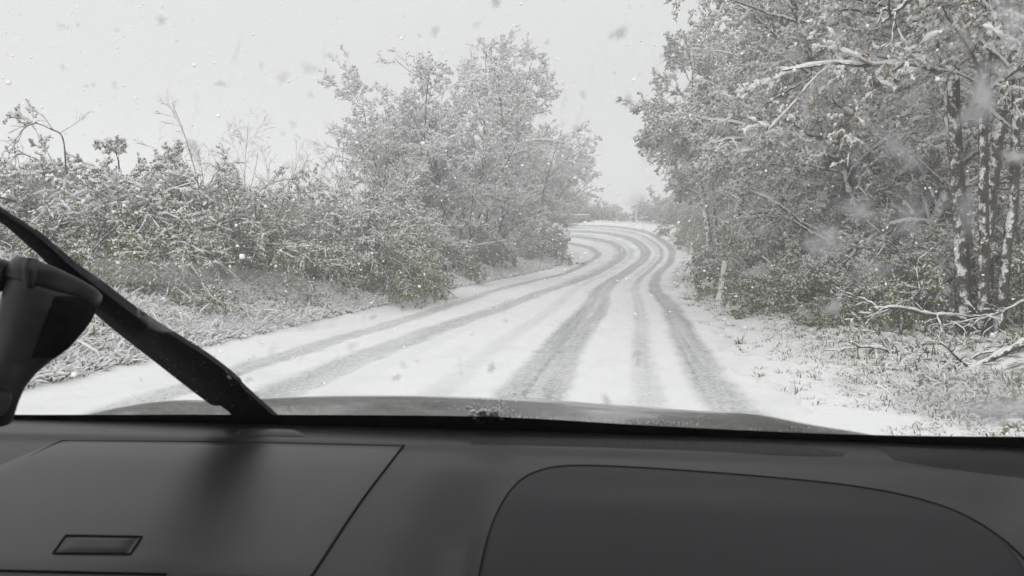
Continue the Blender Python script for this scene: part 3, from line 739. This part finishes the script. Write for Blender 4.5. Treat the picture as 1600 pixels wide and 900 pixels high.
def S(x, y):
    x, y = np.asarray(x, float), np.asarray(y, float)
    ye = y + (1.17 - yb(x)) * .8; tilt = -.0185 + .012 * x
    a = 1 - sstep(-.275, -.175, x)
    z = np.interp(ye, _yy, _pz) * (1 - a) + np.interp(ye, _yy, _oz) * a
    near = 1 - sstep(.90, 1.02, ye)
    z = z - .034 * np.exp(-((x + .205) / .042) ** 2) * near
    z = z + .010 * np.exp(-((x - .15) / .28) ** 2) * (1 - sstep(.93, 1.0, ye)) * (1 - a)
    z = z + .006 * sstep(1.055, 1.075, ye)
    return z + tilt + CAM_H
def dash_hit(px, py):
    d = cray(px, py); lo, hi = .2, 1.6
    for _ in range(60):
        m = (lo + hi) / 2; p = d * m + np.array([0, 0, CAM_H])
        if p[2] > float(S(p[0], p[1])): lo = m
        else: hi = m
    return d * lo + np.array([0, 0, CAM_H])
def cpart(a, name, mats, parent=None, smooth=True):
    o = a.build(name, mats, parent or car, smooth, B0); return o
# dashboard sheet
X = np.linspace(-1.36, .56, 220); tt = np.linspace(0, 1, 130)
XX = np.repeat(X[None], 130, 0); YYd = .22 + tt[:, None] * (yb(X)[None] - .006 - .22)
ix = np.arange(XX.size).reshape(XX.shape)
a = Acc(); a.add(np.stack([XX, YYd, S(XX, YYd)], -1), np.stack([ix[:-1, :-1], ix[:-1, 1:], ix[1:, 1:], ix[1:, :-1]], -1))
dash = cpart(a, 'dashboard', [m_dash])
def poly_resample(pts, n):
    P = catmull(np.array([(*p, 0.) for p in pts]), 12)[:, :2]; c_ = np.concatenate([[0], np.cumsum(np.linalg.norm(np.diff(P, axis=0), axis=1))])
    s = np.linspace(0, c_[-1], n); return np.stack([np.interp(s, c_, P[:, 0]), np.interp(s, c_, P[:, 1])], 1)
def dash_curve(pts, n): return np.array([dash_hit(*p) for p in poly_resample(pts, n)])
def patch(name, top, bot, nu, nv, off, m, parent, skirt=.004, round_=0.):
    """raised skin over the dash between two curves given in (x,y)"""
    A, B = top[:, :2], bot[:, :2]; w = np.linspace(0, 1, nv)
    XY = A[None] * (1 - w[:, None, None]) + B[None] * w[:, None, None]
    e = np.minimum.reduce([np.minimum(np.arange(nu), np.arange(nu)[::-1])[None] + 0 * np.arange(nv)[:, None], np.minimum(np.arange(nv), np.arange(nv)[::-1])[:, None] + 0 * np.arange(nu)[None]])
    Z = S(XY[..., 0], XY[..., 1]) + off * np.minimum(1, .15 + e * .5) 
    V = np.concatenate([XY, Z[..., None]], -1); ix = np.arange(nu * nv).reshape(nv, nu); a = Acc()
    a.add(V, np.stack([ix[:-1, :-1], ix[:-1, 1:], ix[1:, 1:], ix[1:, :-1]], -1)[:, :, ::-1])
    rim = np.concatenate([V[0], V[1:, -1], V[-1, -2::-1], V[-2:0:-1, 0]]); n_ = len(rim); lowr = rim - np.array([0, 0, skirt])
    i = np.arange(n_); j = (i + 1) % n_
    a.add(np.concatenate([rim, lowr]), np.stack([i, j, j + n_, i + n_], -1))
    return cpart(a, name, [m], parent)
def groove(name, pts3, r, parent):
    P = np.array(pts3)[None].copy(); P[..., 2] += .0004
    a = Acc(); tubes(a, P, np.full(P.shape[:2], r), 6, 0); return cpart(a, name, [m_groove], parent)
# storage compartment lid
tl = dash_curve([(96, 689), (360, 691), (630, 697)], 40)
bl = dash_curve([(-330, 890), (0, 892), (260, 897), (487, 901)], 40)
lid = patch('storage_lid', tl, bl, 40, 40, .0022, m_lid, car)
rt = dash_curve([(631, 696), (560, 790), (486, 902), (440, 965)], 40)
lt = dash_curve([(97, 689), (50, 712), (0, 740), (-60, 778)], 24)
groove('lid_gap', rt, .0016, lid); groove('lid_gap', lt, .0012, lid); groove('lid_gap', tl, .0008, lid)
groove('lid_gap', dash_curve([(-60, 890), (0, 892), (130, 895), (260, 898)], 30), .0016, lid)
bt = dash_curve([(103, 840), (222, 842)], 14); bb = dash_curve([(83, 868), (204, 869)], 14)
btn = patch('push_button', bt, bb, 14, 10, .0045, m_black, lid, .006)
ring = np.concatenate([bt, dash_curve([(222, 842), (204, 869)], 8)[1:], bb[::-1][1:], dash_curve([(83, 868), (103, 840)], 8)[1:]])
ring[:, 2] += .0022
groove('button_gap', ring, .0014, lid)
# airbag cover
seam = [(738, 935), (748, 900), (762, 840), (780, 795), (805, 758), (838, 737), (890, 728), (1000, 731), (1180, 744), (1320, 758), (1420, 776), (1500, 802), (1570, 845), (1625, 900)]
sm3 = dash_curve(seam, 90)
top_a = sm3[8:84]; botp = np.stack([np.linspace(-.165, .42, 76), np.full(76, .60), np.zeros(76)], 1)
air = patch('airbag_cover', top_a, botp, 76, 40, .0016, m_airbag, car)
groove('cover_gap', sm3, .0011, air)
# defroster slot, speaker grille, sensor
def slot(name, topc, botc, nu, m, off=.0012):
    return patch(name, dash_curve(topc, nu), dash_curve(botc, nu), nu, 8, off, m, car, .003)
m_vent = mat('vent_dark', (.028, .028, .03), .7, .2)
t = NT(m_vent); wv = t.n('TexWave'); wv.inputs['Scale'].default_value = 55; tc = t.n('TexCoord'); t.l(tc.outputs['Object'], wv.inputs[0]); t.bump(wv.outputs['Fac'], .25, .002)
slot('defroster_vent', [(735, 682), (900, 685), (1100, 690), (1240, 696), (1320, 708)], [(735, 694), (900, 698), (1100, 705), (1230, 711), (1318, 713)], 40, m_vent)
slot('side_grille', [(1362, 697), (1480, 701), (1640, 706)], [(1395, 718), (1480, 733), (1640, 752)], 30, m_vent)
slot('sensor_pod', [(372, 673), (420, 672), (470, 674)], [(366, 681), (420, 681), (476, 682)], 16, m_lid, .005)
# bonnet
by = [1.2, 1.3, 1.4, 1.5, 1.6, 1.7, 1.85, 2.0, 2.2, 2.38, 2.46]; bz = [-.290, -.287, -.289, -.293, -.301, -.316, -.350, -.40, -.49, -.60, -.72]
tx = np.linspace(-1, 1, 90); yv = np.linspace(1.2, 2.46, 70)
TX, YV = np.meshgrid(tx, yv)
zz = np.interp(yv, by, bz)
for _ in range(6): zz[1:-1] = (zz[:-2] + 2 * zz[1:-1] + zz[2:]) / 4
ZV = zz[:, None] - .013 - np.where(TX > 0, .040, .066) * TX ** 2 - np.where(TX > 0, .03, .05) * np.abs(TX) ** 6 - .2 * sstep(.97, 1.0, np.abs(TX)) + .008 * np.exp(-((np.abs(TX) - .62) / .07) ** 2)
YW = YV - .10 * TX ** 2 * (1 - 0 * YV)
ix = np.arange(TX.size).reshape(TX.shape); a = Acc()
a.add(np.stack([CX + .06 + TX * 1.03, YW, ZV + CAM_H], -1), np.stack([ix[:-1, :-1], ix[:-1, 1:], ix[1:, 1:], ix[1:, :-1]], -1))
bon = cpart(a, 'bonnet', [m_paint])
# scuttle tray under the glass
xs_ = np.linspace(CX - .93, CX + .93, 40); a = Acc()
V = np.stack([np.stack([xs_, yb(xs_) + dy, np.full(40, CAM_H + GZ0 + dz) - .03 * ((xs_ - CX) / .93) ** 2], -1) for dy, dz in ((-.01, -.012), (.01, -.006), (.05, -.028), (.09, -.045))])
ix = np.arange(160).reshape(4, 40); a.add(V, np.stack([ix[:-1, :-1], ix[:-1, 1:], ix[1:, 1:], ix[1:, :-1]], -1)); cpart(a, 'scuttle_tray', [m_black])
# windscreen and its black border
xs_ = np.linspace(CX - .93, CX + .93, 60); tg = np.linspace(-.02, 1.05, 40)
Vg = np.stack([np.stack([CX + (xs_ - CX) * (1 - .10 * max(q, 0)), yb(xs_) - .77 * q, np.full(60, CAM_H + GZ0 + .64 * q)], -1) for q in tg])
ix = np.arange(2400).reshape(40, 60); a = Acc(); a.add(Vg, np.stack([ix[:-1, :-1], ix[:-1, 1:], ix[1:, 1:], ix[1:, :-1]], -1))
wsc = cpart(a, 'windscreen', [m_glass])
ft = [(-120, 645), (30, 648), (400, 648), (760, 651), (1000, 664), (1250, 676), (1440, 681), (1700, 683)]
fb = [(-120, 676), (30, 676), (400, 676), (760, 682), (1000, 690), (1250, 698), (1440, 704), (1700, 708)]
A_ = np.array([glass(*p, .002) for p in poly_resample(ft, 60)]); B_ = np.array([glass(*p, .002) for p in poly_resample(fb, 60)])
a = Acc(); a.add(np.concatenate([A_, B_]), [[i, i + 1, i + 61, i + 60] for i in range(59)]); cpart(a, 'glass_border', [m_black], wsc)
# wiper: lies on the outside of the glass
wip = empty('wiper'); wip.parent = car
def bar(name, upper, lower, h, m, off, n=60):
    U_, L_ = poly_resample(upper, n), poly_resample(lower, n)
    secs = []
    for p, q in zip(U_, L_):
        g0, g1 = glass(*p, off), glass(*q, off); N = GN * h
        secs.append([g0, g0 + N * .7, g0 * .75 + g1 * .25 + N, g0 * .25 + g1 * .75 + N, g1 + N * .7, g1])
    V = np.array(secs); ix = np.arange(n * 6).reshape(n, 6); a = Acc()
    a.add(V, np.stack([ix[:-1], np.roll(ix[:-1], -1, 1), np.roll(ix[1:], -1, 1), ix[1:]], -1))
    a.add(V[0], [[0, 1, 4, 5], [1, 2, 3, 4]]); a.add(V[-1], [[5, 4, 1, 0], [4, 3, 2, 1]])
    return cpart(a, name, [m], wip, False)
bar('wiper_arm', [(52, 364), (112, 414), (160, 448), (224, 496), (320, 556), (372, 596), (379, 606), (430, 652), (470, 690)], [(44, 386), (64, 402), (148, 490), (240, 564), (326, 630), (340, 632), (358, 644), (372, 662), (400, 690)], .010, m_wiper, .012)
bar('wiper_blade', [(-260, 160), (-60, 291), (0, 330), (56, 367), (110, 415), (170, 462), (230, 508)], [(-268, 172), (-66, 303), (0, 347), (38, 379), (90, 424), (150, 478), (215, 532)], .007, m_wiper, .003)
# cabin shell: roof, pillars, doors; keeps daylight to the windows as in a real car
def cbox(bm, x0, x1, y0, y1, z0, z1):
    r = bmesh.ops.create_cube(bm, size=1)
    for v in r['verts']: v.co = Vector(((x0 + x1) / 2 + v.co.x * (x1 - x0) - B0[0], (y0 + y1) / 2 + v.co.y * (y1 - y0) - B0[1], (z0 + z1) / 2 + v.co.z * (z1 - z0)))
bm = bmesh.new()
cbox(bm, CX - .80, CX + .80, -2.6, .44, 1.76, 1.82)
bmesh.ops.bevel(bm, geom=list(bm.edges), offset=.02, segments=2, affect='EDGES'); bm_obj('roof', bm, [m_lining], car, False)
for sgn in (-1, 1):
    x0 = CX + sgn * .95
    bm = bmesh.new(); cbox(bm, min(x0, x0 + .06 * sgn), max(x0, x0 + .06 * sgn), -2.6, 1.15, .35, 1.06)
    bmesh.ops.bevel(bm, geom=list(bm.edges), offset=.015, segments=2, affect='EDGES'); bm_obj('door', bm, [m_lining], car, False)
    a = Acc(); tubes(a, np.array([[[CX + sgn * 1.03, 1.10, 1.0], [CX + sgn * .95, .70, 1.40], [CX + sgn * .84, .38, 1.79]]]), np.full((1, 3), .045), 8, 0); cpart(a, 'pillar', [m_lining])
    a = Acc(); tubes(a, np.array([[[CX + sgn * .97, -.35, 1.02], [CX + sgn * .90, -.40, 1.40], [CX + sgn * .80, -.45, 1.79]]]), np.full((1, 3), .07), 8, 0); cpart(a, 'pillar', [m_lining])
bm = bmesh.new(); cbox(bm, CX - .95, CX + .95, -2.66, -2.6, .35, 1.15); bm_obj('tailgate', bm, [m_lining], car, False)
bm = bmesh.new(); cbox(bm, CX - .95, CX + .95, -2.6, 1.15, .30, .35); bm_obj('cabin_floor', bm, [m_lining], car, False)
bm = bmesh.new(); cbox(bm, CX - .92, CX + .92, .95, 2.36, .30, .62); bm_obj('engine_bay', bm, [m_black], car, False)
bm = bmesh.new(); cbox(bm, CX - .90, CX + .90, -1.0, -.75, .35, 1.35); bmesh.ops.bevel(bm, geom=list(bm.edges), offset=.05, segments=3, affect='EDGES'); bm_obj('rear_bench', bm, [m_lining], car, False)

# phone mount on the glass
gc = glass(88, 434, -.004)
mt = empty('phone_mount', c2w(gc), -YAW); tag(mt, 'black suction-cup phone mount stuck to the windscreen at the left edge', 'phone mount')
def cam_pt(px, py, dist): d = cray(px, py); return d / np.linalg.norm(d) * dist + np.array([0, 0, CAM_H])
dist0 = float(np.linalg.norm(gc - np.array([0, 0, CAM_H])))
def sections(name, cs, ax, k=36, m=m_black, cap=True):
    """cs: list of (centre, radius a, radius b), ax: list of axis vectors"""
    V = []
    for (c_, ra, rb), n_ in zip(cs, ax):
        n_ = n_ / np.linalg.norm(n_); A = np.cross(n_, np.array([0, 1, .2])); A /= np.linalg.norm(A); B = np.cross(n_, A)
        th = np.arange(k) * 2 * math.pi / k; V.append(c_ + ra * np.cos(th)[:, None] * A + rb * np.sin(th)[:, None] * B)
    V = np.array(V); n = len(cs); ix = np.arange(n * k).reshape(n, k); a = Acc()
    a.add(V, np.stack([ix[:-1], np.roll(ix[:-1], -1, 1), np.roll(ix[1:], -1, 1), ix[1:]], -1))
    if cap:
        for e in (0, -1):
            cc = V[e].mean(0); vv = np.concatenate([V[e], [cc]]); i = np.arange(0, k, 2)
            a.add(vv, np.stack([i, (i + 1) % k, (i + 2) % k, np.full(len(i), k)], -1))
    return a.build(name, [m], mt, True, gc)
mm = dist0 / FPX * .98                           # metres per photo pixel at that distance
N1 = np.array([.27, .42, .85]); N1 /= np.linalg.norm(N1)
cR = cam_pt(86, 445, dist0 - .03)
rr = 58 * mm
sections('suction_cup', [(cR + N1 * h, r_, r_) for h, r_ in ((-.016, rr * .97), (-.013, rr * 1.02), (-.004, rr * 1.04), (.006, rr * 1.03), (.010, rr * 1.0), (.012, rr * .92))], [N1] * 6)
pts = [(84, 456, -.004, 56), (77, 472, -.008, 56), (67, 492, -.012, 53), (53, 520, -.014, 46), (38, 545, -.018, 36), (22, 572, -.022, 27), (10, 598, -.024, 22), (2, 622, -.022, 20), (-2, 640, -.014, 19), (-4, 654, -.006, 17)]
cs = []; axs = []
P3 = [cam_pt(a_, b_, dist0 - .03 + d_) for a_, b_, d_, _ in pts]
for i, (a_, b_, d_, r_) in enumerate(pts):
    cs.append((P3[i], r_ * mm, r_ * mm * .95)); tg_ = P3[max(i - 1, 0)] - P3[min(i + 1, len(pts) - 1)]
    w = min(1, i / 3); axs.append(N1 * (1 - w) + tg_ / np.linalg.norm(tg_) * w)
def dense_sections(cs, axs, k=5):
    ar = np.array([[*c_[0], c_[1], c_[2]] for c_ in cs]); aa = np.array([a_ / np.linalg.norm(a_) for a_ in axs])
    tt = np.arange(len(cs)); t2 = np.linspace(0, len(cs) - 1, (len(cs) - 1) * k + 1)
    cm = [np.concatenate([catmull(ar[:, i:i + 3], k) for i in (0,)], 1)]
    f = lambda M: np.stack([np.interp(t2, tt, M[:, j]) for j in range(M.shape[1])], 1)
    A2 = f(ar); A2[:, :3] = catmull(ar[:, :3], k)
    for _ in range(3): A2[1:-1, 3:] = (A2[:-2, 3:] + 2 * A2[1:-1, 3:] + A2[2:, 3:]) / 4
    return [(r[:3], r[3], r[4]) for r in A2], list(f(aa))
def proj(p):
    q = p - np.array([0, 0, CAM_H]); w = np.array([q[0] * cY + q[1] * sY, -q[0] * sY + q[1] * cY, q[2]])
    c_, s_ = math.cos(PITCH), math.sin(PITCH); dp = w[1] * c_ - w[2] * s_; up_ = w[1] * s_ + w[2] * c_
    return 800 + FPX * w[0] / dp, 450 - FPX * up_ / dp, dp
d_cs, d_ax = dense_sections(cs, axs, 24)
arm = sections('mount_arm', d_cs, d_ax, 240, m_mount)
# black patch laid over the right side of the arm
me_ = arm.data; nv_ = len(d_cs) * 240
co = np.empty(len(me_.vertices) * 3, np.float32); me_.vertices.foreach_get('co', co); co = co.reshape(-1, 3)[:nv_].reshape(len(d_cs), 240, 3) + gc
cen = co.mean(1, keepdims=True); nrm = unit(co - cen); view = unit(co - np.array([0, 0, CAM_H]))
pp = np.array([[proj(q)[:2] for q in row_] for row_ in co])
face = (nrm * view).sum(-1) < .05
inside = face & (pp[..., 1] > 462 + (np.abs(pp[..., 0] - 101) / 34) ** 3 * 6) & (pp[..., 1] < 560) & (pp[..., 0] > 81 - (pp[..., 1] - 470) * .38)
pid = np.arange(nv_).reshape(len(d_cs), 240); qd = np.stack([pid[:-1], np.roll(pid[:-1], -1, 1), np.roll(pid[1:], -1, 1), pid[1:]], -1).reshape(-1, 4)
ok = inside.ravel()[qd].all(1)
a = Acc(); a.add((co + nrm * .0008).reshape(-1, 3), qd[ok]); a.build('arm_patch', [m_groove], mt, True, gc)
# release tab over the rim, swivel knob
tb = cam_pt(48, 409, dist0 - .065); tb2 = cam_pt(47, 451, dist0 - .075)
sections('release_tab', [(cam_pt(50, 404, dist0 - .062), 9 * mm, 5 * mm), (tb, 12 * mm, 6 * mm), (cam_pt(45, 431, dist0 - .076), 11 * mm, 6 * mm), (tb2, 6 * mm, 4 * mm)], [np.array([.05, .2, 1.])] * 4, 14)
kn = cam_pt(-14, 628, dist0 - .09)
sections('swivel_knob', [(kn + np.array([d_, 0, 0]), r_ * mm, r_ * mm * 1.4) for d_, r_ in ((-.02, 16), (0, 19), (.010, 17), (.015, 10))], [np.array([1., .15, 0])] * 4, 28)
sections('pivot_knob', [(cam_pt(-8, 430, dist0 - .02) + np.array([d_, 0, 0]), r_ * mm, r_ * mm) for d_, r_ in ((-.03, 22), (0, 24), (.014, 20), (.018, 12))], [np.array([1., .1, 0])] * 4, 24)

# wet snow and smears on the glass
rng = np.random.default_rng(5)
spots = [(968, 52, 17, 14, .55), (775, 4, 13, 10, .6), (345, 131, 13, 8, .35), (442, 121, 12, 15, .3), (888, 268, 24, 20, .5), (1310, 55, 18, 14, .5), (1295, 102, 14, 12, .55), (1240, 88, 22, 16, .35), (1398, 228, 32, 26, .4),
         (1425, 250, 26, 24, .35), (1535, 150, 34, 50, .75), (1520, 180, 26, 24, .5), (1586, 245, 26, 16, .65), (1560, 105, 30, 20, .4), (1340, 328, 52, 24, .45), (1290, 376, 46, 30, .55), (1272, 385, 26, 20, .4), (1302, 480, 22, 16, .6), (1180, 425, 26, 14, .4),
         (620, 590, 9, 8, .5), (768, 575, 10, 9, .6), (948, 627, 11, 14, .5), (1255, 487, 14, 12, .45), (1072, 262, 12, 9, .35), (700, 372, 10, 9, .5), (683, 400, 7, 9, .6), (1420, 340, 40, 45, .35), (1360, 420, 40, 26, .3), (1510, 330, 30, 40, .3),
         (1110, 80, 26, 18, .3), (1200, 130, 18, 20, .25), (560, 330, 16, 14, .35), (660, 260, 14, 14, .35), (610, 330, 18, 12, .3), (1560, 640, 110, 42, .5), (1440, 625, 70, 24, .25), (1330, 600, 40, 22, .25), (1430, 150, 26, 22, .3), (1190, 360, 24, 12, .35), (1130, 200, 14, 12, .3), (230, 290, 20, 22, .25), (75, 300, 24, 26, .3), (1580, 30, 40, 60, .45), (1500, 60, 30, 30, .3), (1000, 325, 34, 26, .35)]
for _ in range(190):
    r_ = rng.uniform(3, 9) if rng.random() < .8 else rng.uniform(9, 16); spots.append((rng.uniform(60, 1590), rng.uniform(5, 600), r_, r_ * rng.uniform(.7, 1.2), rng.uniform(.15, .45)))
a = Acc(); alpha = []
for px, py, rx, ry, th in spots:
    if px < 200 and py > 320: continue
    k, nr_ = 18, 5; ph = rng.uniform(0, 6.28, 3)
    ring = []
    for i in range(nr_):
        q = .02 + i / (nr_ - 1)
        for j in range(k):
            an = j / k * 2 * math.pi; wob_ = 1 + .22 * math.sin(2 * an + ph[0]) + .14 * math.sin(3 * an + ph[1]) + .1 * math.sin(5 * an + ph[2])
            ring.append(glass(px + rx * q * wob_ * math.cos(an), py + ry * q * wob_ * math.sin(an), .0045)); alpha.append(th * 1.45 * (1 - sstep(.15, 1., q)))
    ix = np.arange(nr_ * k).reshape(nr_, k); a.add(ring, np.stack([ix[:-1], np.roll(ix[:-1], -1, 1), np.roll(ix[1:], -1, 1), ix[1:]], -1))
def band(top, bot, n, nv, th, seed):
    A_, B_ = poly_resample(top, n), poly_resample(bot, n); V = []; w = np.linspace(0, 1, nv)
    for j in range(nv):
        for i in range(n):
            p = A_[i] * (1 - w[j]) + B_[i] * w[j]; V.append(glass(*p, .0035 + .0001 * seed))
            st = float(vnoise(p[0] + .12 * p[1], p[1] * .12, 7, seed)) * .7 + float(vnoise(p[0], p[1] * .2, 22, seed + 1)) * .6
            alpha.append(th * st * min(1, 3.2 * math.sin(math.pi * w[j]) ** .8) * float(sstep(0, .12, i / n) * (1 - sstep(.75, 1, i / n))))
    ix = np.arange(n * nv).reshape(nv, n); a.add(V, np.stack([ix[:-1, :-1], ix[:-1, 1:], ix[1:, 1:], ix[1:, :-1]], -1))
band([(110, 402), (250, 405), (400, 418), (520, 440), (660, 470)], [(130, 440), (260, 446), (400, 456), (520, 482), (660, 498)], 90, 9, .38, 30)
band([(200, 492), (330, 486), (470, 492), (560, 488)], [(210, 522), (330, 520), (470, 520), (560, 506)], 60, 7, .4, 33)
band([(1380, 570), (1500, 575), (1640, 560)], [(1380, 650), (1500, 660), (1640, 670)], 50, 9, .45, 36)
def streak(px, py, L, ang, w_, th):
    n, c_, s_ = 14, math.cos(ang), -math.sin(ang); V = []
    for i in range(n):
        q = i / (n - 1); bx, by = px + c_ * L * (q - .5), py + s_ * L * (q - .5) + 3 * math.sin(q * 5 + px)
        for k in (-1, -.4, .4, 1):
            V.append(glass(bx - s_ * w_ * k, by + c_ * w_ * k, .0042)); alpha.append(th * math.sin(math.pi * q) * (1 if abs(k) < .5 else 0))
    ix = np.arange(n * 4).reshape(n, 4); a.add(V, np.stack([ix[:-1, :-1], ix[:-1, 1:], ix[1:, 1:], ix[1:, :-1]], -1))
for _ in range(95): streak(rng.uniform(1030, 1520), rng.uniform(30, 430), rng.uniform(40, 130), R(rng.normal(50, 9)), rng.uniform(2, 8), rng.uniform(.12, .38))
for _ in range(34): streak(rng.uniform(590, 910), rng.uniform(150, 340), rng.uniform(30, 90), R(rng.normal(66, 7)), rng.uniform(2, 7), rng.uniform(.12, .34))
for _ in range(30): streak(rng.uniform(200, 1500), rng.uniform(30, 590), rng.uniform(20, 70), R(rng.normal(80, 20)), rng.uniform(2, 5), rng.uniform(.08, .2))
mw = a.build('melting_snow', [m_melt], None, True, B0)
mw.location = car.location; mw.rotation_euler = car.rotation_euler
at_ = mw.data.attributes.new('thick', 'FLOAT', 'POINT'); at_.data.foreach_set('value', np.array(alpha, np.float32))
tag(mw, 'blurred blobs of melting snow and wet smears on the windscreen', None, None, 'stuff')

# snow crystals caught along the foot of the glass
a = Acc(); rng = np.random.default_rng(8)
def crumbs(n, cx, cy_, sx, sy, smin, smax):
    for _ in range(n):
        p = glass(rng.normal(cx, sx), rng.normal(cy_, sy), rng.uniform(.004, .012)); r_ = rng.uniform(smin, smax)
        V = base * r_ * rng.uniform(.5, 1.4, (8, 1)) + p
        a.add(V, CUBE)
crumbs(420, 762, 652, 15, 6, .001, .0034); crumbs(160, 768, 641, 18, 8, .0008, .002); crumbs(120, 800, 655, 20, 4, .0006, .0018); crumbs(90, 1000, 660, 55, 3, .0005, .0014); crumbs(60, 850, 657, 60, 3, .0005, .0013); crumbs(50, 300, 655, 120, 3, .0004, .0012); crumbs(60, 1180, 672, 70, 3, .0004, .001); crumbs(60, 310, 590, 40, 22, .0004, .0011)
cr_ = a.build('snow_crumbs', [m_snow], None, True, B0); cr_.location = car.location; cr_.rotation_euler = car.rotation_euler
tag(cr_, 'crumbs of wet snow caught along the foot of the windscreen', None, None, 'stuff')
